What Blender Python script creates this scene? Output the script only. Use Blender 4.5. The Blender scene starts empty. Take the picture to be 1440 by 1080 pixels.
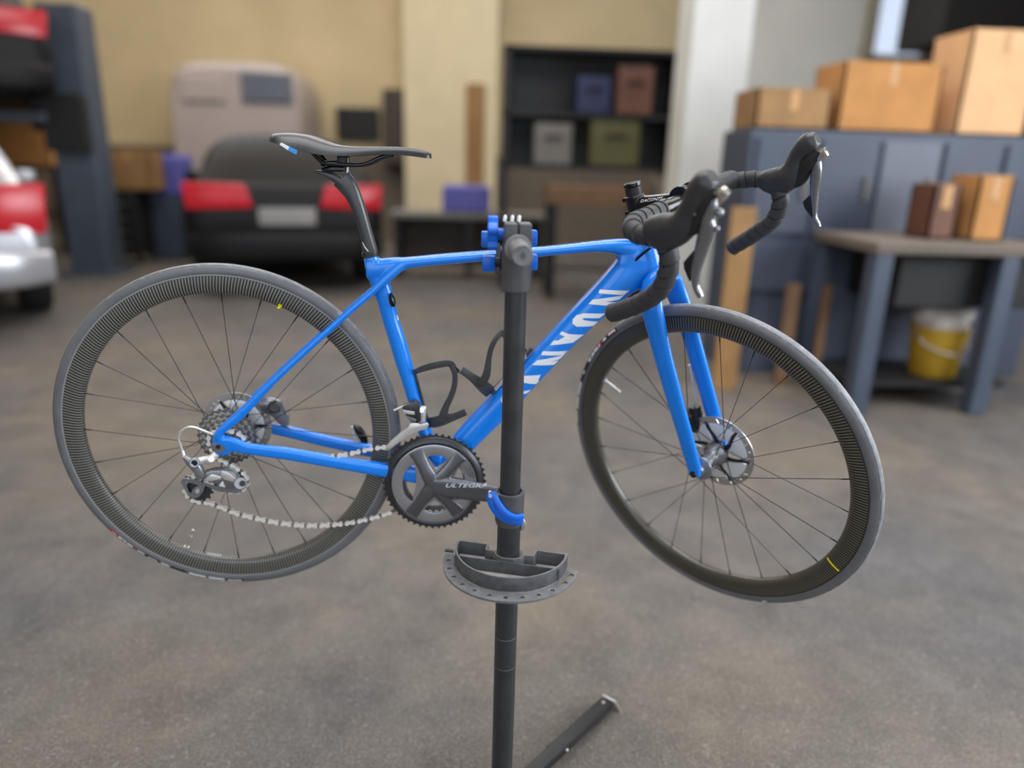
import bpy, bmesh, math, random
from mathutils import Vector, Matrix
from mathutils.bvhtree import BVHTree
PI = math.pi
random.seed(7)
S = bpy.context.scene
COL = S.collection

# ------------------------------------------------------------------ camera
cam_d = bpy.data.cameras.new('camera')
cam = bpy.data.objects.new('camera', cam_d); COL.objects.link(cam)
cam_d.sensor_width = 36.0
cam_d.lens = 25.357
cam_d.clip_start = 0.05
cam_d.dof.use_dof = True
cam_d.dof.focus_distance = 1.28
cam_d.dof.aperture_fstop = 1.0
cam.matrix_world = Matrix(((0.9979419, -0.0092647, -0.0634520, 0.0000000), (-0.0579425, 0.2936245, -0.9541632, 0.0000000), (0.0274711, 0.9558759, 0.2924834, 1.2800000), (0, 0, 0, 1)))
S.camera = cam
# ------------------------------------------------------------------ light and exposure
S.view_settings.view_transform = 'Standard'
S.view_settings.look = 'None'
S.view_settings.exposure = 0.0
S.view_settings.gamma = 1.0
S.view_settings.use_curve_mapping = False
W = bpy.data.worlds.new('sky'); S.world = W
W.use_nodes = True
W.node_tree.nodes['Background'].inputs[0].default_value = (0.72, 0.80, 0.92, 1)
W.node_tree.nodes['Background'].inputs[1].default_value = 0.4

def area(name, loc, rot, sx, sy, power, col):
    d = bpy.data.lights.new(name, 'AREA'); d.shape = 'RECTANGLE'
    d.size = sx; d.size_y = sy; d.energy = power; d.color = col
    o = bpy.data.objects.new(name, d); COL.objects.link(o)
    o.location = loc; o.rotation_euler = rot
    return o
area('door_daylight', (-0.6, -3.2, 2.6), (math.radians(74), 0, 0), 7.0, 3.4, 120, (0.88, 0.94, 1.0))
area('added_side_light', (5.4, 0.2, 2.3), (math.radians(78), 0, math.radians(90)), 4.2, 3.2, 520, (0.88, 0.94, 1.0))  # added area light from the right, free-standing before a closed wall
area('ceiling_lamp', (0.4, 1.9, 6.0), (0, 0, 0), 5.5, 4.0, 370, (0.96, 0.97, 1.0))
area('ceiling_lamp_back', (-2.0, 8.6, 6.0), (0, 0, 0), 8.0, 3.0, 300, (1.0, 0.93, 0.82))
area('ceiling_lamp_side', (4.6, 5.4, 6.0), (0, 0, 0), 3.0, 3.0, 120, (1.0, 0.97, 0.92))

# ------------------------------------------------------------------ materials
def lin(c):
    return tuple((x/12.92 if x <= 0.04045 else ((x+0.055)/1.055)**2.4) for x in (v/255 for v in c))
def mat(name, rgb, rough=0.5, metal=0.0, coat=0.0, var=0.0, scale=30.0, bump=0.0, spec=0.5, rvar=0.0, emit=0.0):
    m = bpy.data.materials.new(name); m.use_nodes = True
    nt = m.node_tree; b = nt.nodes['Principled BSDF']
    c = lin(rgb)
    b.inputs['Base Color'].default_value = (*c, 1)
    b.inputs['Roughness'].default_value = rough
    b.inputs['Metallic'].default_value = metal
    b.inputs['Coat Weight'].default_value = coat
    b.inputs['Coat Roughness'].default_value = 0.12
    b.inputs['Specular IOR Level'].default_value = spec
    if emit:
        b.inputs['Emission Color'].default_value = (*c, 1); b.inputs['Emission Strength'].default_value = emit
    if var or bump or rvar:
        tc = nt.nodes.new('ShaderNodeTexCoord')
        n = nt.nodes.new('ShaderNodeTexNoise'); n.inputs['Scale'].default_value = scale
        n.inputs['Detail'].default_value = 5; n.inputs['Roughness'].default_value = 0.62
        nt.links.new(tc.outputs['Object'], n.inputs['Vector'])
        if var:
            r = nt.nodes.new('ShaderNodeValToRGB')
            r.color_ramp.elements[0].position = 0.32; r.color_ramp.elements[1].position = 0.70
            r.color_ramp.elements[0].color = (*[x*(1-var) for x in c], 1)
            r.color_ramp.elements[1].color = (*[min(1, x*(1+var)) for x in c], 1)
            nt.links.new(n.outputs['Fac'], r.inputs['Fac']); nt.links.new(r.outputs['Color'], b.inputs['Base Color'])
        if rvar:
            mr = nt.nodes.new('ShaderNodeMapRange'); mr.inputs[3].default_value = rough-rvar; mr.inputs[4].default_value = rough+rvar
            nt.links.new(n.outputs['Fac'], mr.inputs[0]); nt.links.new(mr.outputs[0], b.inputs['Roughness'])
        if bump:
            bp = nt.nodes.new('ShaderNodeBump'); bp.inputs['Strength'].default_value = bump; bp.inputs['Distance'].default_value = 0.002
            nt.links.new(n.outputs['Fac'], bp.inputs['Height']); nt.links.new(bp.outputs['Normal'], b.inputs['Normal'])
    return m

M = {}
M['blue'] = mat('blue_paint', (0, 130, 240), 0.27, 0.0, 0.4, rvar=0.03, scale=8)
M['white'] = mat('white_decal', (240, 242, 245), 0.45)
M['black_gloss'] = mat('black_gloss', (14, 14, 15), 0.22, rvar=0.05)
M['black'] = mat('black_matte', (26, 26, 28), 0.48, var=0.25, scale=60, rvar=0.08)
M['cage'] = mat('cage_plastic', (62, 63, 67), 0.30, var=0.1, scale=50, rvar=0.05)
M['rim_line'] = mat('rim_bead_line', (140, 140, 140), 0.4)
M['sprocket_dark'] = mat('sprocket_grey', (120, 118, 116), 0.38, 0.7, rvar=0.08, scale=200)
M['tape_tan'] = mat('packing_tape', (188, 142, 88), 0.5, var=0.05, scale=8)
M['lever_cap'] = mat('lever_cap_chrome', (205, 198, 192), 0.22, 0.85)
M['tape'] = mat('bar_tape', (54, 54, 56), 0.58, var=0.16, scale=220, bump=0.10)
M['hood'] = mat('hood_rubber', (52, 52, 55), 0.42, var=0.18, scale=45, bump=0.06, rvar=0.1)
M['saddle'] = mat('saddle_cover', (30, 30, 33), 0.34, var=0.15, scale=150, bump=0.05)
M['carbon_dark'] = mat('carbon_matte', (62, 63, 65), 0.34, var=0.2, scale=40, rvar=0.06)
M['steel'] = mat('steel', (196, 194, 192), 0.34, 0.75, rvar=0.08, scale=200)
M['chain'] = mat('chain_steel', (236, 233, 228), 0.40, 0.30, rvar=0.1, scale=300)
M['silver'] = mat('silver_alloy', (218, 217, 214), 0.32, 0.6, rvar=0.06, scale=80)
M['alu'] = mat('bright_alloy', (232, 234, 238), 0.45, 0.35)
M['grey_alloy'] = mat('grey_anodised', (142, 144, 150), 0.32, 0.65, rvar=0.06, scale=60)
M['crank'] = mat('crank_grey', (112, 113, 118), 0.30, 0.75, rvar=0.05, scale=40)
M['ring'] = mat('chainring_grey', (72, 73, 77), 0.38, 0.7, rvar=0.06, scale=80)
M['ring_pol'] = mat('chainring_polished', (186, 187, 192), 0.22, 0.85, rvar=0.05, scale=40)
M['spoke'] = mat('spoke_black', (40, 40, 42), 0.30, 0.5)
M['brake_dark'] = mat('caliper_dark', (38, 39, 43), 0.35, 0.3)
M['lever'] = mat('lever_grey', (140, 141, 145), 0.27, 0.75, rvar=0.05)
M['stand'] = mat('stand_black', (47, 48, 51), 0.34, 0.0, var=0.22, scale=35, rvar=0.06, spec=0.6)
M['leg_black'] = mat('leg_black', (27, 28, 30), 0.45, var=0.5, scale=90, rvar=0.1)
M['stand_pl'] = mat('stand_plastic', (74, 74, 77), 0.50, var=0.15, scale=70, rvar=0.08)
M['stand_lt'] = mat('stand_plastic_worn', (108, 108, 110), 0.5, var=0.25, scale=60, bump=0.1)
M['blue_pl'] = mat('blue_plastic', (0, 100, 214), 0.38, var=0.08, scale=40)
M['navy'] = mat('navy_groove', (4, 40, 130), 0.5)
M['tray'] = mat('tray_plastic', (80, 80, 83), 0.52, var=0.30, scale=55, bump=0.12)
M['tray_in'] = mat('tray_floor', (176, 173, 168), 0.6, var=0.2, scale=45)
M['yellow'] = mat('yellow_decal', (252, 236, 10), 0.4)
M['red'] = mat('red_decal', (205, 28, 40), 0.45)
M['orange'] = mat('gold_alloy', (190, 120, 40), 0.3, 0.6)
M['cyan'] = mat('cyan_decal', (30, 150, 235), 0.45)
M['rub_dark'] = mat('rubber_label', (26, 26, 29), 0.5)

def rubber():
    m = mat('tyre_rubber', (104, 105, 109), 0.46, 0.0, 0.0, 0.12, 25, 0.0, 0.5, 0.07)
    nt = m.node_tree; b = nt.nodes['Principled BSDF']
    tc = nt.nodes.new('ShaderNodeTexCoord')
    n = nt.nodes.new('ShaderNodeTexNoise'); n.inputs['Scale'].default_value = 85; n.inputs['Detail'].default_value = 6
    mp = nt.nodes.new('ShaderNodeMapping'); mp.inputs['Scale'].default_value = (1, 3, 1)
    nt.links.new(tc.outputs['Object'], mp.inputs[0]); nt.links.new(mp.outputs[0], n.inputs['Vector'])
    r = nt.nodes.new('ShaderNodeValToRGB'); r.color_ramp.elements[0].position = 0.54; r.color_ramp.elements[1].position = 0.62
    old = b.inputs['Base Color'].links[0].from_socket
    mx = nt.nodes.new('ShaderNodeMixRGB'); mx.inputs[2].default_value = (0.42, 0.42, 0.45, 1)
    # the scuffs sit on the shoulder of the tread (|y| between 4 and 9 mm) and further out
    sx = nt.nodes.new('ShaderNodeSeparateXYZ'); nt.links.new(tc.outputs['Object'], sx.inputs[0])
    ab = nt.nodes.new('ShaderNodeMath'); ab.operation = 'ABSOLUTE'; nt.links.new(sx.outputs['Y'], ab.inputs[0])
    lt = nt.nodes.new('ShaderNodeMapRange'); lt.inputs[1].default_value = 0.0095; lt.inputs[2].default_value = 0.0075
    nt.links.new(ab.outputs[0], lt.inputs[0])
    mu = nt.nodes.new('ShaderNodeMath'); mu.operation = 'MULTIPLY'
    nt.links.new(n.outputs['Fac'], r.inputs['Fac']); nt.links.new(r.outputs['Color'], mu.inputs[0]); nt.links.new(lt.outputs[0], mu.inputs[1])
    nt.links.new(mu.outputs[0], mx.inputs[0]); nt.links.new(old, mx.inputs[1]); nt.links.new(mx.outputs[0], b.inputs['Base Color'])
    return m
M['rubber'] = rubber()
M['tread'] = mat('tyre_tread', (128, 129, 133), 0.55, var=0.25, scale=60, bump=0.15)

def rim_mat(name, hi, lo, n):
    # laid-up carbon: radial bands of fibre around the rim, a colour pattern
    m = mat(name, hi, 0.30, 0.0, 0.25)
    nt = m.node_tree; b = nt.nodes['Principled BSDF']
    tc = nt.nodes.new('ShaderNodeTexCoord'); sx = nt.nodes.new('ShaderNodeSeparateXYZ')
    nt.links.new(tc.outputs['Object'], sx.inputs[0])
    def math_(op, a, bb=None):
        q = nt.nodes.new('ShaderNodeMath'); q.operation = op
        for i, v in enumerate((a, bb)):
            if v is None: continue
            if isinstance(v, (int, float)): q.inputs[i].default_value = v
            else: nt.links.new(v, q.inputs[i])
        return q.outputs[0]
    ang = math_('ARCTAN2', sx.outputs['Z'], sx.outputs['X'])
    rad = math_('SQRT', math_('ADD', math_('MULTIPLY', sx.outputs['X'], sx.outputs['X']), math_('MULTIPLY', sx.outputs['Z'], sx.outputs['Z'])))
    ph = math_('ADD', math_('MULTIPLY', ang, n), math_('MULTIPLY', rad, 120.0))
    s = math_('SINE', ph)
    s2 = math_('MULTIPLY', math_('SINE', math_('MULTIPLY', rad, 2100.0)), 0.20)
    v = math_('ADD', s, s2)
    mr = nt.nodes.new('ShaderNodeMapRange'); mr.inputs[1].default_value = -0.5; mr.inputs[2].default_value = 0.9
    nt.links.new(v, mr.inputs[0])
    mx = nt.nodes.new('ShaderNodeMixRGB'); mx.inputs[1].default_value = (*lin(lo), 1); mx.inputs[2].default_value = (*lin(hi), 1)
    nt.links.new(mr.outputs[0], mx.inputs[0]); nt.links.new(mx.outputs[0], b.inputs['Base Color'])
    return m
M['rim_r'] = rim_mat('carbon_rim', (128, 126, 119), (24, 23, 23), 340)
M['rim_f'] = rim_mat('carbon_rim_front', (104, 99, 86), (17, 16, 15), 340)

# ------------------------------------------------------------------ mesh helpers
def link(name, me, parent=None, m=None, **props):
    o = bpy.data.objects.new(name, me); COL.objects.link(o)
    if parent is not None: o.parent = parent
    if m is not None and me is not None:
        me.materials.clear()
        me.materials.append(M[m] if isinstance(m, str) else m)
    for k, v in props.items(): o[k] = v
    return o
def empty(name, parent=None, loc=(0, 0, 0), **props):
    o = bpy.data.objects.new(name, None); COL.objects.link(o); o.location = loc; o.empty_display_size = 0.1
    if parent is not None: o.parent = parent
    for k, v in props.items(): o[k] = v
    return o
def mesh(name, vf, smooth=True, ang=40):
    me = bpy.data.meshes.new(name); me.from_pydata([tuple(v) for v in vf[0]], [], vf[1]); me.validate()
    bm = bmesh.new(); bm.from_mesh(me); bmesh.ops.recalc_face_normals(bm, faces=bm.faces)
    if smooth:
        for f in bm.faces: f.smooth = True
        a = math.radians(ang)
        for e in bm.edges:
            if len(e.link_faces) == 2 and e.calc_face_angle(0) > a: e.smooth = False
    bm.to_mesh(me); bm.free()
    return me
def obj(name, vf, m, parent=None, smooth=True, ang=40, **props):
    return link(name, mesh(name, vf, smooth, ang), parent, m, **props)
def join(*vfs):
    V, F = [], []
    for v, f in vfs:
        o = len(V); V += [tuple(x) for x in v]; F += [tuple(i+o for i in q) for q in f]
    return V, F
def xf(vf, mt):
    return [tuple(mt @ Vector(v)) for v in vf[0]], vf[1]
def crom(P, n):
    # Catmull-Rom resampling of rows of numbers, even in chord length
    P = [list(map(float, p)) for p in P]
    L = [0]
    for a, b in zip(P, P[1:]): L.append(L[-1]+max(1e-6, math.dist(a[:3], b[:3])))
    out = []
    for i in range(n):
        t = L[-1]*i/(n-1); k = 0
        while k < len(L)-2 and L[k+1] < t: k += 1
        u = (t-L[k])/(L[k+1]-L[k])
        p1, p2 = P[k], P[k+1]
        d = L[k+1]-L[k]
        m1 = [(b-a)/(L[k+1]-L[k-1])*d for a, b in zip(P[k-1], p2)] if k > 0 else [b-a for a, b in zip(p1, p2)]
        m2 = [(b-a)/(L[k+2]-L[k])*d for a, b in zip(p1, P[k+2])] if k+2 < len(P) else [b-a for a, b in zip(p1, p2)]
        h1, h2, h3, h4 = 2*u**3-3*u*u+1, u**3-2*u*u+u, -2*u**3+3*u*u, u**3-u*u
        out.append([h1*a+h2*b+h3*c+h4*e for a, b, c, e in zip(p1, m1, p2, m2)])
    return out
def rings_to_faces(nr, n, cap0=True, cap1=True, closed=False):
    F = []
    for i in range(nr-1+(1 if closed else 0)):
        a, b = i*n, ((i+1) % nr)*n
        for j in range(n):
            k = (j+1) % n; F.append((a+j, a+k, b+k, b+j))
    if not closed:
        if cap0: F.append(tuple(range(n-1, -1, -1)))
        if cap1: F.append(tuple((nr-1)*n+j for j in range(n)))
    return F
def loft(st, n=20, m=None, side=(0, 1, 0), ex=2.0, up=None):
    # st rows: x y z half_height half_width [exponent]
    st = [list(s)+([ex] if len(s) < 6 else []) for s in st]
    if m: st = crom(st, m)
    V = []; N = len(st); sd = Vector(side)
    for i, s in enumerate(st):
        c = Vector(s[:3]); a = Vector(st[max(0, i-1)][:3]); b = Vector(st[min(N-1, i+1)][:3])
        t = (b-a).normalized(); sv = (sd-t*sd.dot(t)).normalized(); nv = t.cross(sv)
        if up: sv, nv = sd, Vector(up)
        e = 2.0/s[5]
        for j in range(n):
            q = 2*PI*j/n; cc, ss = math.cos(q), math.sin(q)
            V.append(c+nv*(s[3]*math.copysign(abs(cc)**e, cc))+sv*(s[4]*math.copysign(abs(ss)**e, ss)))
    return V, rings_to_faces(N, n)
def tube(path, r, n=8, m=None, rf=None, closed=False):
    P = [list(p[:3]) for p in path]
    if m: P = crom(P, m)
    N = len(P); V = []; up = None; s = 0.0
    for i in range(N):
        c = Vector(P[i])
        a = Vector(P[i-1] if (i > 0 or closed) else P[0]); b = Vector(P[(i+1) % N] if (i < N-1 or closed) else P[-1])
        t = (b-a).normalized()
        if up is None:
            up = Vector((0, 1, 0)) if abs(t.y) < 0.9 else Vector((0, 0, 1))
        up = (up-t*up.dot(t)).normalized(); bn = t.cross(up)
        if i: s += (c-Vector(P[i-1])).length
        for j in range(n):
            q = 2*PI*j/n
            rr = rf(s, q) if rf else r
            V.append(c+(up*math.cos(q)+bn*math.sin(q))*rr)
    return V, rings_to_faces(N, n, closed=closed)
def lathe(prof, n=32, c=(0, 0, 0), closed=False, R=None, caps=True):
    # prof rows: (radius, y) turned about the Y axis
    V = []; F = []
    m = len(prof)
    for i in range(n):
        q = 2*PI*i/n
        for r, y in prof:
            v = Vector((r*math.cos(q), y, r*math.sin(q)))
            if R: v = R @ v
            V.append(v+Vector(c))
    mm = m if closed else m-1
    for i in range(n):
        k = (i+1) % n
        for j in range(mm):
            l = (j+1) % m
            F.append((i*m+j, i*m+l, k*m+l, k*m+j))
    if not closed and caps:
        if prof[0][0] > 1e-6: F.append(tuple(i*m for i in range(n)))
        if prof[-1][0] > 1e-6: F.append(tuple(i*m+m-1 for i in reversed(range(n))))
    return V, F
def cyl(a, b, r, n=20, r2=None, ch=0.0):
    a, b = Vector(a), Vector(b); d = b-a; L = d.length
    R = Vector((0, 1, 0)).rotation_difference(d.normalized()).to_matrix()
    r2 = r if r2 is None else r2
    pr = [(r-ch, 0), (r, ch), (r2, L-ch), (r2-ch, L)] if ch else [(r, 0), (r2, L)]
    return lathe(pr, n, a, R=R)
def box(c, s, R=None, bev=0.0):
    bm = bmesh.new(); bmesh.ops.create_cube(bm, size=1.0)
    for v in bm.verts: v.co = Vector((v.co.x*s[0], v.co.y*s[1], v.co.z*s[2]))
    if bev: bmesh.ops.bevel(bm, geom=bm.edges[:], offset=bev, segments=2, affect='EDGES', profile=0.5)
    if R: bmesh.ops.transform(bm, matrix=R.to_4x4(), verts=bm.verts)
    bmesh.ops.translate(bm, vec=Vector(c), verts=bm.verts)
    bm.verts.index_update()
    r = [v.co.copy() for v in bm.verts], [tuple(v.index for v in f.verts) for f in bm.faces]
    bm.free(); return r
def prism(pts, thick, axis=(0, 1, 0), bev=0.0, holes=()):
    # pts: planar 3-D outline (first face); extruded by thick along axis; holes are outlines in the same plane
    bm = bmesh.new(); ed = []
    for L in [pts]+list(holes):
        vs = [bm.verts.new(p[:3]) for p in L]
        for i in range(len(vs)): ed.append(bm.edges.new((vs[i], vs[(i+1) % len(vs)])))
    if holes: bmesh.ops.triangle_fill(bm, edges=ed, use_beauty=True)
    else: bm.faces.new(bm.verts[:])
    r = bmesh.ops.extrude_face_region(bm, geom=bm.faces[:])
    bmesh.ops.translate(bm, vec=Vector(axis)*thick, verts=[v for v in r['geom'] if isinstance(v, bmesh.types.BMVert)])
    if bev:
        bm.normal_update()
        es = [e for e in bm.edges if len(e.link_faces) == 2 and e.calc_face_angle(0) > 0.6]
        bmesh.ops.bevel(bm, geom=es, offset=bev, segments=2, affect='EDGES', profile=0.5, clamp_overlap=True)
    bm.verts.index_update()
    q = [v.co.copy() for v in bm.verts], [tuple(v.index for v in f.verts) for f in bm.faces]
    bm.free(); return q
def sphere(c, r, n=14, s=(1, 1, 1)):
    bm = bmesh.new(); bmesh.ops.create_uvsphere(bm, u_segments=n, v_segments=max(6, n*2//3), radius=r)
    q = [Vector((v.co.x*s[0], v.co.y*s[1], v.co.z*s[2]))+Vector(c) for v in bm.verts], [tuple(v.index for v in f.verts) for f in bm.faces]
    bm.free(); return q
def ribbon(path, w, t, side=(0, 1, 0), m=None):
    # flat band: path rows x y z [width]; wide along 'side', thin across
    rows = [list(p[:3])+[t/2, (p[3] if len(p) > 3 else w)/2, 5.0] for p in path]
    return loft(rows, 12, m, side)
def fuse(vf, voxel, smooth=6, name='fused'):
    # union of overlapping shells into one skin
    me = mesh(name, vf); o = bpy.data.objects.new(name, me); COL.objects.link(o)
    r = o.modifiers.new('r', 'REMESH'); r.mode = 'VOXEL'; r.voxel_size = voxel; r.use_smooth_shade = True
    s = o.modifiers.new('s', 'SMOOTH'); s.factor = 0.5; s.iterations = smooth
    dg = bpy.context.evaluated_depsgraph_get()
    out = bpy.data.meshes.new_from_object(o.evaluated_get(dg))
    bpy.data.objects.remove(o); bpy.data.meshes.remove(me)
    out.name = name
    for p in out.polygons: p.use_smooth = True
    return out
def bvh(me):
    return BVHTree.FromPolygons([v.co for v in me.vertices], [p.vertices for p in me.polygons])
def decal(tree, poly, off=0.0004, d=(0, 1, 0), back=0.2, cuts=3):
    # a flat print laid on the surface found along direction d
    bm = bmesh.new(); bm.faces.new([bm.verts.new(p[:3]) for p in poly])
    bmesh.ops.triangulate(bm, faces=bm.faces[:])
    for _ in range(cuts):
        le = [e for e in bm.edges if e.calc_length() > 0.004]
        if not le: break
        bmesh.ops.subdivide_edges(bm, edges=le, cuts=1, use_grid_fill=False)
        bmesh.ops.triangulate(bm, faces=bm.faces[:])
    D = Vector(d)
    for v in bm.verts:
        h = tree.ray_cast(v.co-D*back, D)
        if h[0] is not None: v.co = h[0]-D*off
    bm.verts.index_update()
    q = [v.co.copy() for v in bm.verts], [tuple(v.index for v in f.verts) for f in bm.faces]
    bm.free(); return q
def font_mesh(text, size, depth=0.0, shear=0.0, sx=1.0):
    c = bpy.data.curves.new('t', 'FONT'); c.body = text; c.size = size; c.shear = shear; c.extrude = depth
    c.align_x = 'LEFT'; c.resolution_u = 3
    o = bpy.data.objects.new('t', c); COL.objects.link(o)
    me = bpy.data.meshes.new_from_object(o.evaluated_get(bpy.context.evaluated_depsgraph_get()))
    bpy.data.objects.remove(o); bpy.data.curves.remove(c)
    q = [Vector((v.co.x*sx, v.co.y, v.co.z)) for v in me.vertices], [tuple(p.vertices) for p in me.polygons]
    bpy.data.meshes.remove(me); return q
def struct(name, vf, m, **k):
    return obj(name, vf, m, None, **{**dict(smooth=False), 'kind': 'structure', **k})

# ================================================================== the room
def floor_mat():
    m = bpy.data.materials.new('concrete_floor'); m.use_nodes = True
    nt = m.node_tree; b = nt.nodes['Principled BSDF']
    tc = nt.nodes.new('ShaderNodeTexCoord')
    def noise(sc, det, rough=0.6, dist=0.0):
        n = nt.nodes.new('ShaderNodeTexNoise'); n.inputs['Scale'].default_value = sc; n.inputs['Detail'].default_value = det
        n.inputs['Roughness'].default_value = rough; n.inputs['Distortion'].default_value = dist
        nt.links.new(tc.outputs['Object'], n.inputs['Vector']); return n.outputs['Fac']
    def ramp(f, p0, p1, c0, c1):
        r = nt.nodes.new('ShaderNodeValToRGB'); e = r.color_ramp.elements
        e[0].position = p0; e[1].position = p1; e[0].color = (*c0, 1); e[1].color = (*c1, 1)
        nt.links.new(f, r.inputs['Fac']); return r.outputs['Color']
    def mixc(f, a, bb, blend='MIX'):
        x = nt.nodes.new('ShaderNodeMixRGB'); x.blend_type = blend
        for i, v in enumerate((f, a, bb)):
            if isinstance(v, (int, float)): x.inputs[i].default_value = v
            elif isinstance(v, tuple): x.inputs[i].default_value = (*v, 1)
            else: nt.links.new(v, x.inputs[i])
        return x.outputs[0]
    big = ramp(noise(0.75, 4, 0.55), 0.36, 0.66, lin((86, 84, 85)), lin((108, 98, 86)))
    mid = ramp(noise(4.5, 6, 0.65, 0.4), 0.30, 0.72, (0.66, 0.66, 0.68), (1.18, 1.17, 1.14))
    fine = ramp(noise(150, 6, 0.75), 0.30, 0.70, (0.50, 0.50, 0.50), (1.50, 1.50, 1.50))
    c = mixc(1.0, mixc(1.0, big, mid, 'MULTIPLY'), fine, 'MULTIPLY')
    # thin pale scratches
    vo = nt.nodes.new('ShaderNodeTexNoise'); vo.inputs['Scale'].default_value = 34; vo.inputs['Detail'].default_value = 2; vo.inputs['Distortion'].default_value = 2.5
    nt.links.new(tc.outputs['Object'], vo.inputs['Vector'])
    q = nt.nodes.new('ShaderNodeMath'); q.operation = 'SUBTRACT'; q.inputs[1].default_value = 0.5; nt.links.new(vo.outputs['Fac'], q.inputs[0])
    a = nt.nodes.new('ShaderNodeMath'); a.operation = 'ABSOLUTE'; nt.links.new(q.outputs[0], a.inputs[0])
    sc = ramp(a.outputs[0], 0.0, 0.014, (0.8, 0.8, 0.8), (0, 0, 0))
    c = mixc(sc, c, lin((150, 145, 138)))
    nt.links.new(c, b.inputs['Base Color'])
    rr = nt.nodes.new('ShaderNodeMapRange'); rr.inputs[3].default_value = 0.55; rr.inputs[4].default_value = 0.80; b.inputs['Specular IOR Level'].default_value = 0.3
    nt.links.new(noise(2.2, 5), rr.inputs[0]); nt.links.new(rr.outputs[0], b.inputs['Roughness'])
    bu = nt.nodes.new('ShaderNodeBump'); bu.inputs['Strength'].default_value = 0.25; bu.inputs['Distance'].default_value = 0.002
    nt.links.new(noise(70, 6, 0.7), bu.inputs['Height']); nt.links.new(bu.outputs['Normal'], b.inputs['Normal'])
    return m
M['floor'] = floor_mat()
M['wall_beige'] = mat('beige_wall', (204, 185, 148), 0.8, var=0.10, scale=0.9)
M['wainscot'] = mat('brown_grey_wainscot', (104, 94, 84), 0.8, var=0.1, scale=1.5)
M['wall_grey'] = mat('grey_wall', (120, 112, 104), 0.8, var=0.12, scale=1.2)
M['white_paint'] = mat('white_column_paint', (216, 216, 212), 0.7, var=0.05, scale=3)
M['beige_lt'] = mat('pale_beige', (226, 210, 176), 0.7, var=0.06, scale=2)
M['lift_blue'] = mat('blue_grey_steel', (70, 78, 90), 0.5, var=0.12, scale=5)
M['cab_blue'] = mat('blue_grey_cabinet', (66, 74, 90), 0.5, var=0.12, scale=4)
M['cab_lt'] = mat('light_grey_panel', (96, 101, 114), 0.5, var=0.08, scale=4)
M['cardboard'] = mat('cardboard', (184, 130, 74), 0.8, var=0.12, scale=6)
M['cardboard_lt'] = mat('pale_cardboard', (222, 176, 130), 0.8, var=0.08, scale=6)
M['wood'] = mat('raw_wood', (150, 112, 68), 0.65, var=0.18, scale=5)
M['wood_brown'] = mat('brown_wood', (112, 82, 56), 0.6, var=0.2, scale=5)
M['dark'] = mat('dark_recess', (22, 21, 22), 0.6, var=0.2, scale=5)
M['dark_brown'] = mat('dark_brown_board', (64, 54, 48), 0.6, var=0.2, scale=4)
M['car_black'] = mat('black_car_paint', (17, 15, 17), 0.5, 0.0, 0.0, spec=0.25, var=0.1, scale=3)
M['car_silver'] = mat('silver_car_paint', (176, 176, 182), 0.30, 0.5, 0.4, var=0.05, scale=3)
M['glass_dark'] = mat('tinted_glass', (34, 36, 32), 0.12, var=0.2, scale=3)
M['tail_red'] = mat('red_lamp', (190, 18, 34), 0.25, var=0.1, scale=6)
M['plate'] = mat('number_plate', (140, 136, 134), 0.5, var=0.06, scale=8)
M['tyre_car'] = mat('car_tyre', (20, 20, 20), 0.7, var=0.2, scale=12)
M['van_white'] = mat('white_van_paint', (176, 162, 158), 0.4, var=0.05, scale=2)
M['lilac'] = mat('lilac_blue', (92, 92, 168), 0.6, var=0.1, scale=4)
M['yellow_pl'] = mat('yellow_plastic', (186, 148, 40), 0.5, var=0.08, scale=5)
M['rag'] = mat('pale_cloth', (186, 178, 172), 0.9, var=0.12, scale=9)
M['win'] = mat('daylit_pane', (205, 218, 240), 0.3, emit=1.0)
M['glow_high'] = mat('added_glow_pane', (228, 238, 255), 0.3, emit=5.0)  # emission for the added panes high on the back wall
M['navy_item'] = mat('navy_case', (30, 38, 78), 0.5, var=0.15, scale=6)
M['rust'] = mat('red_brown_case', (104, 66, 50), 0.6, var=0.15, scale=6)
M['olive'] = mat('olive_case', (88, 84, 46), 0.6, var=0.15, scale=6)
M['grey_item'] = mat('grey_case', (112, 108, 102), 0.6, var=0.12, scale=6)
M['ceil'] = mat('ceiling_paint', (200, 196, 188), 0.8, var=0.04, scale=1)

struct('floor', box((1.1, 4.8, -0.05), (17.2, 17, 0.1)), 'floor')
struct('ceiling', box((1.1, 4.8, 6.25), (17.2, 17, 0.1)), 'ceil')
struct('wall_back', box((1.1, 13.0, 3.1), (17.2, 0.1, 6.2)), 'wall_beige')
struct('wall_left', box((-7.4, 4.8, 3.1), (0.1, 17, 6.2)), 'wall_beige')
struct('wall_right', box((5.65, -0.2, 3.1), (0.1, 7.0, 6.2)), 'wall_grey')
struct('wall_right', box((7.6, 3.35, 3.1), (4.0, 0.1, 6.2)), 'wall_grey')
struct('wall_right', box((9.6, 8.2, 3.1), (0.1, 9.8, 6.2)), 'wall_grey')
struct('baseboard_back', box((1.1, 12.92, 0.7), (16.8, 0.06, 1.4)), 'wainscot')

def rect(a, b, depth, bev=0.01):
    # box whose front face spans the two opposite corners a, b (same y), going back by depth
    c = ((a[0]+b[0])/2, a[1]+depth/2, (a[2]+b[2])/2)
    return box(c, (abs(a[0]-b[0]), depth, abs(a[2]-b[2])), bev=bev)
def rect0(a, b, depth, bev=0.01):
    # the same, but reaching down to the floor
    return rect((a[0], a[1], 0.0), (b[0], b[1], max(a[2], b[2])), depth, bev)
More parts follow.
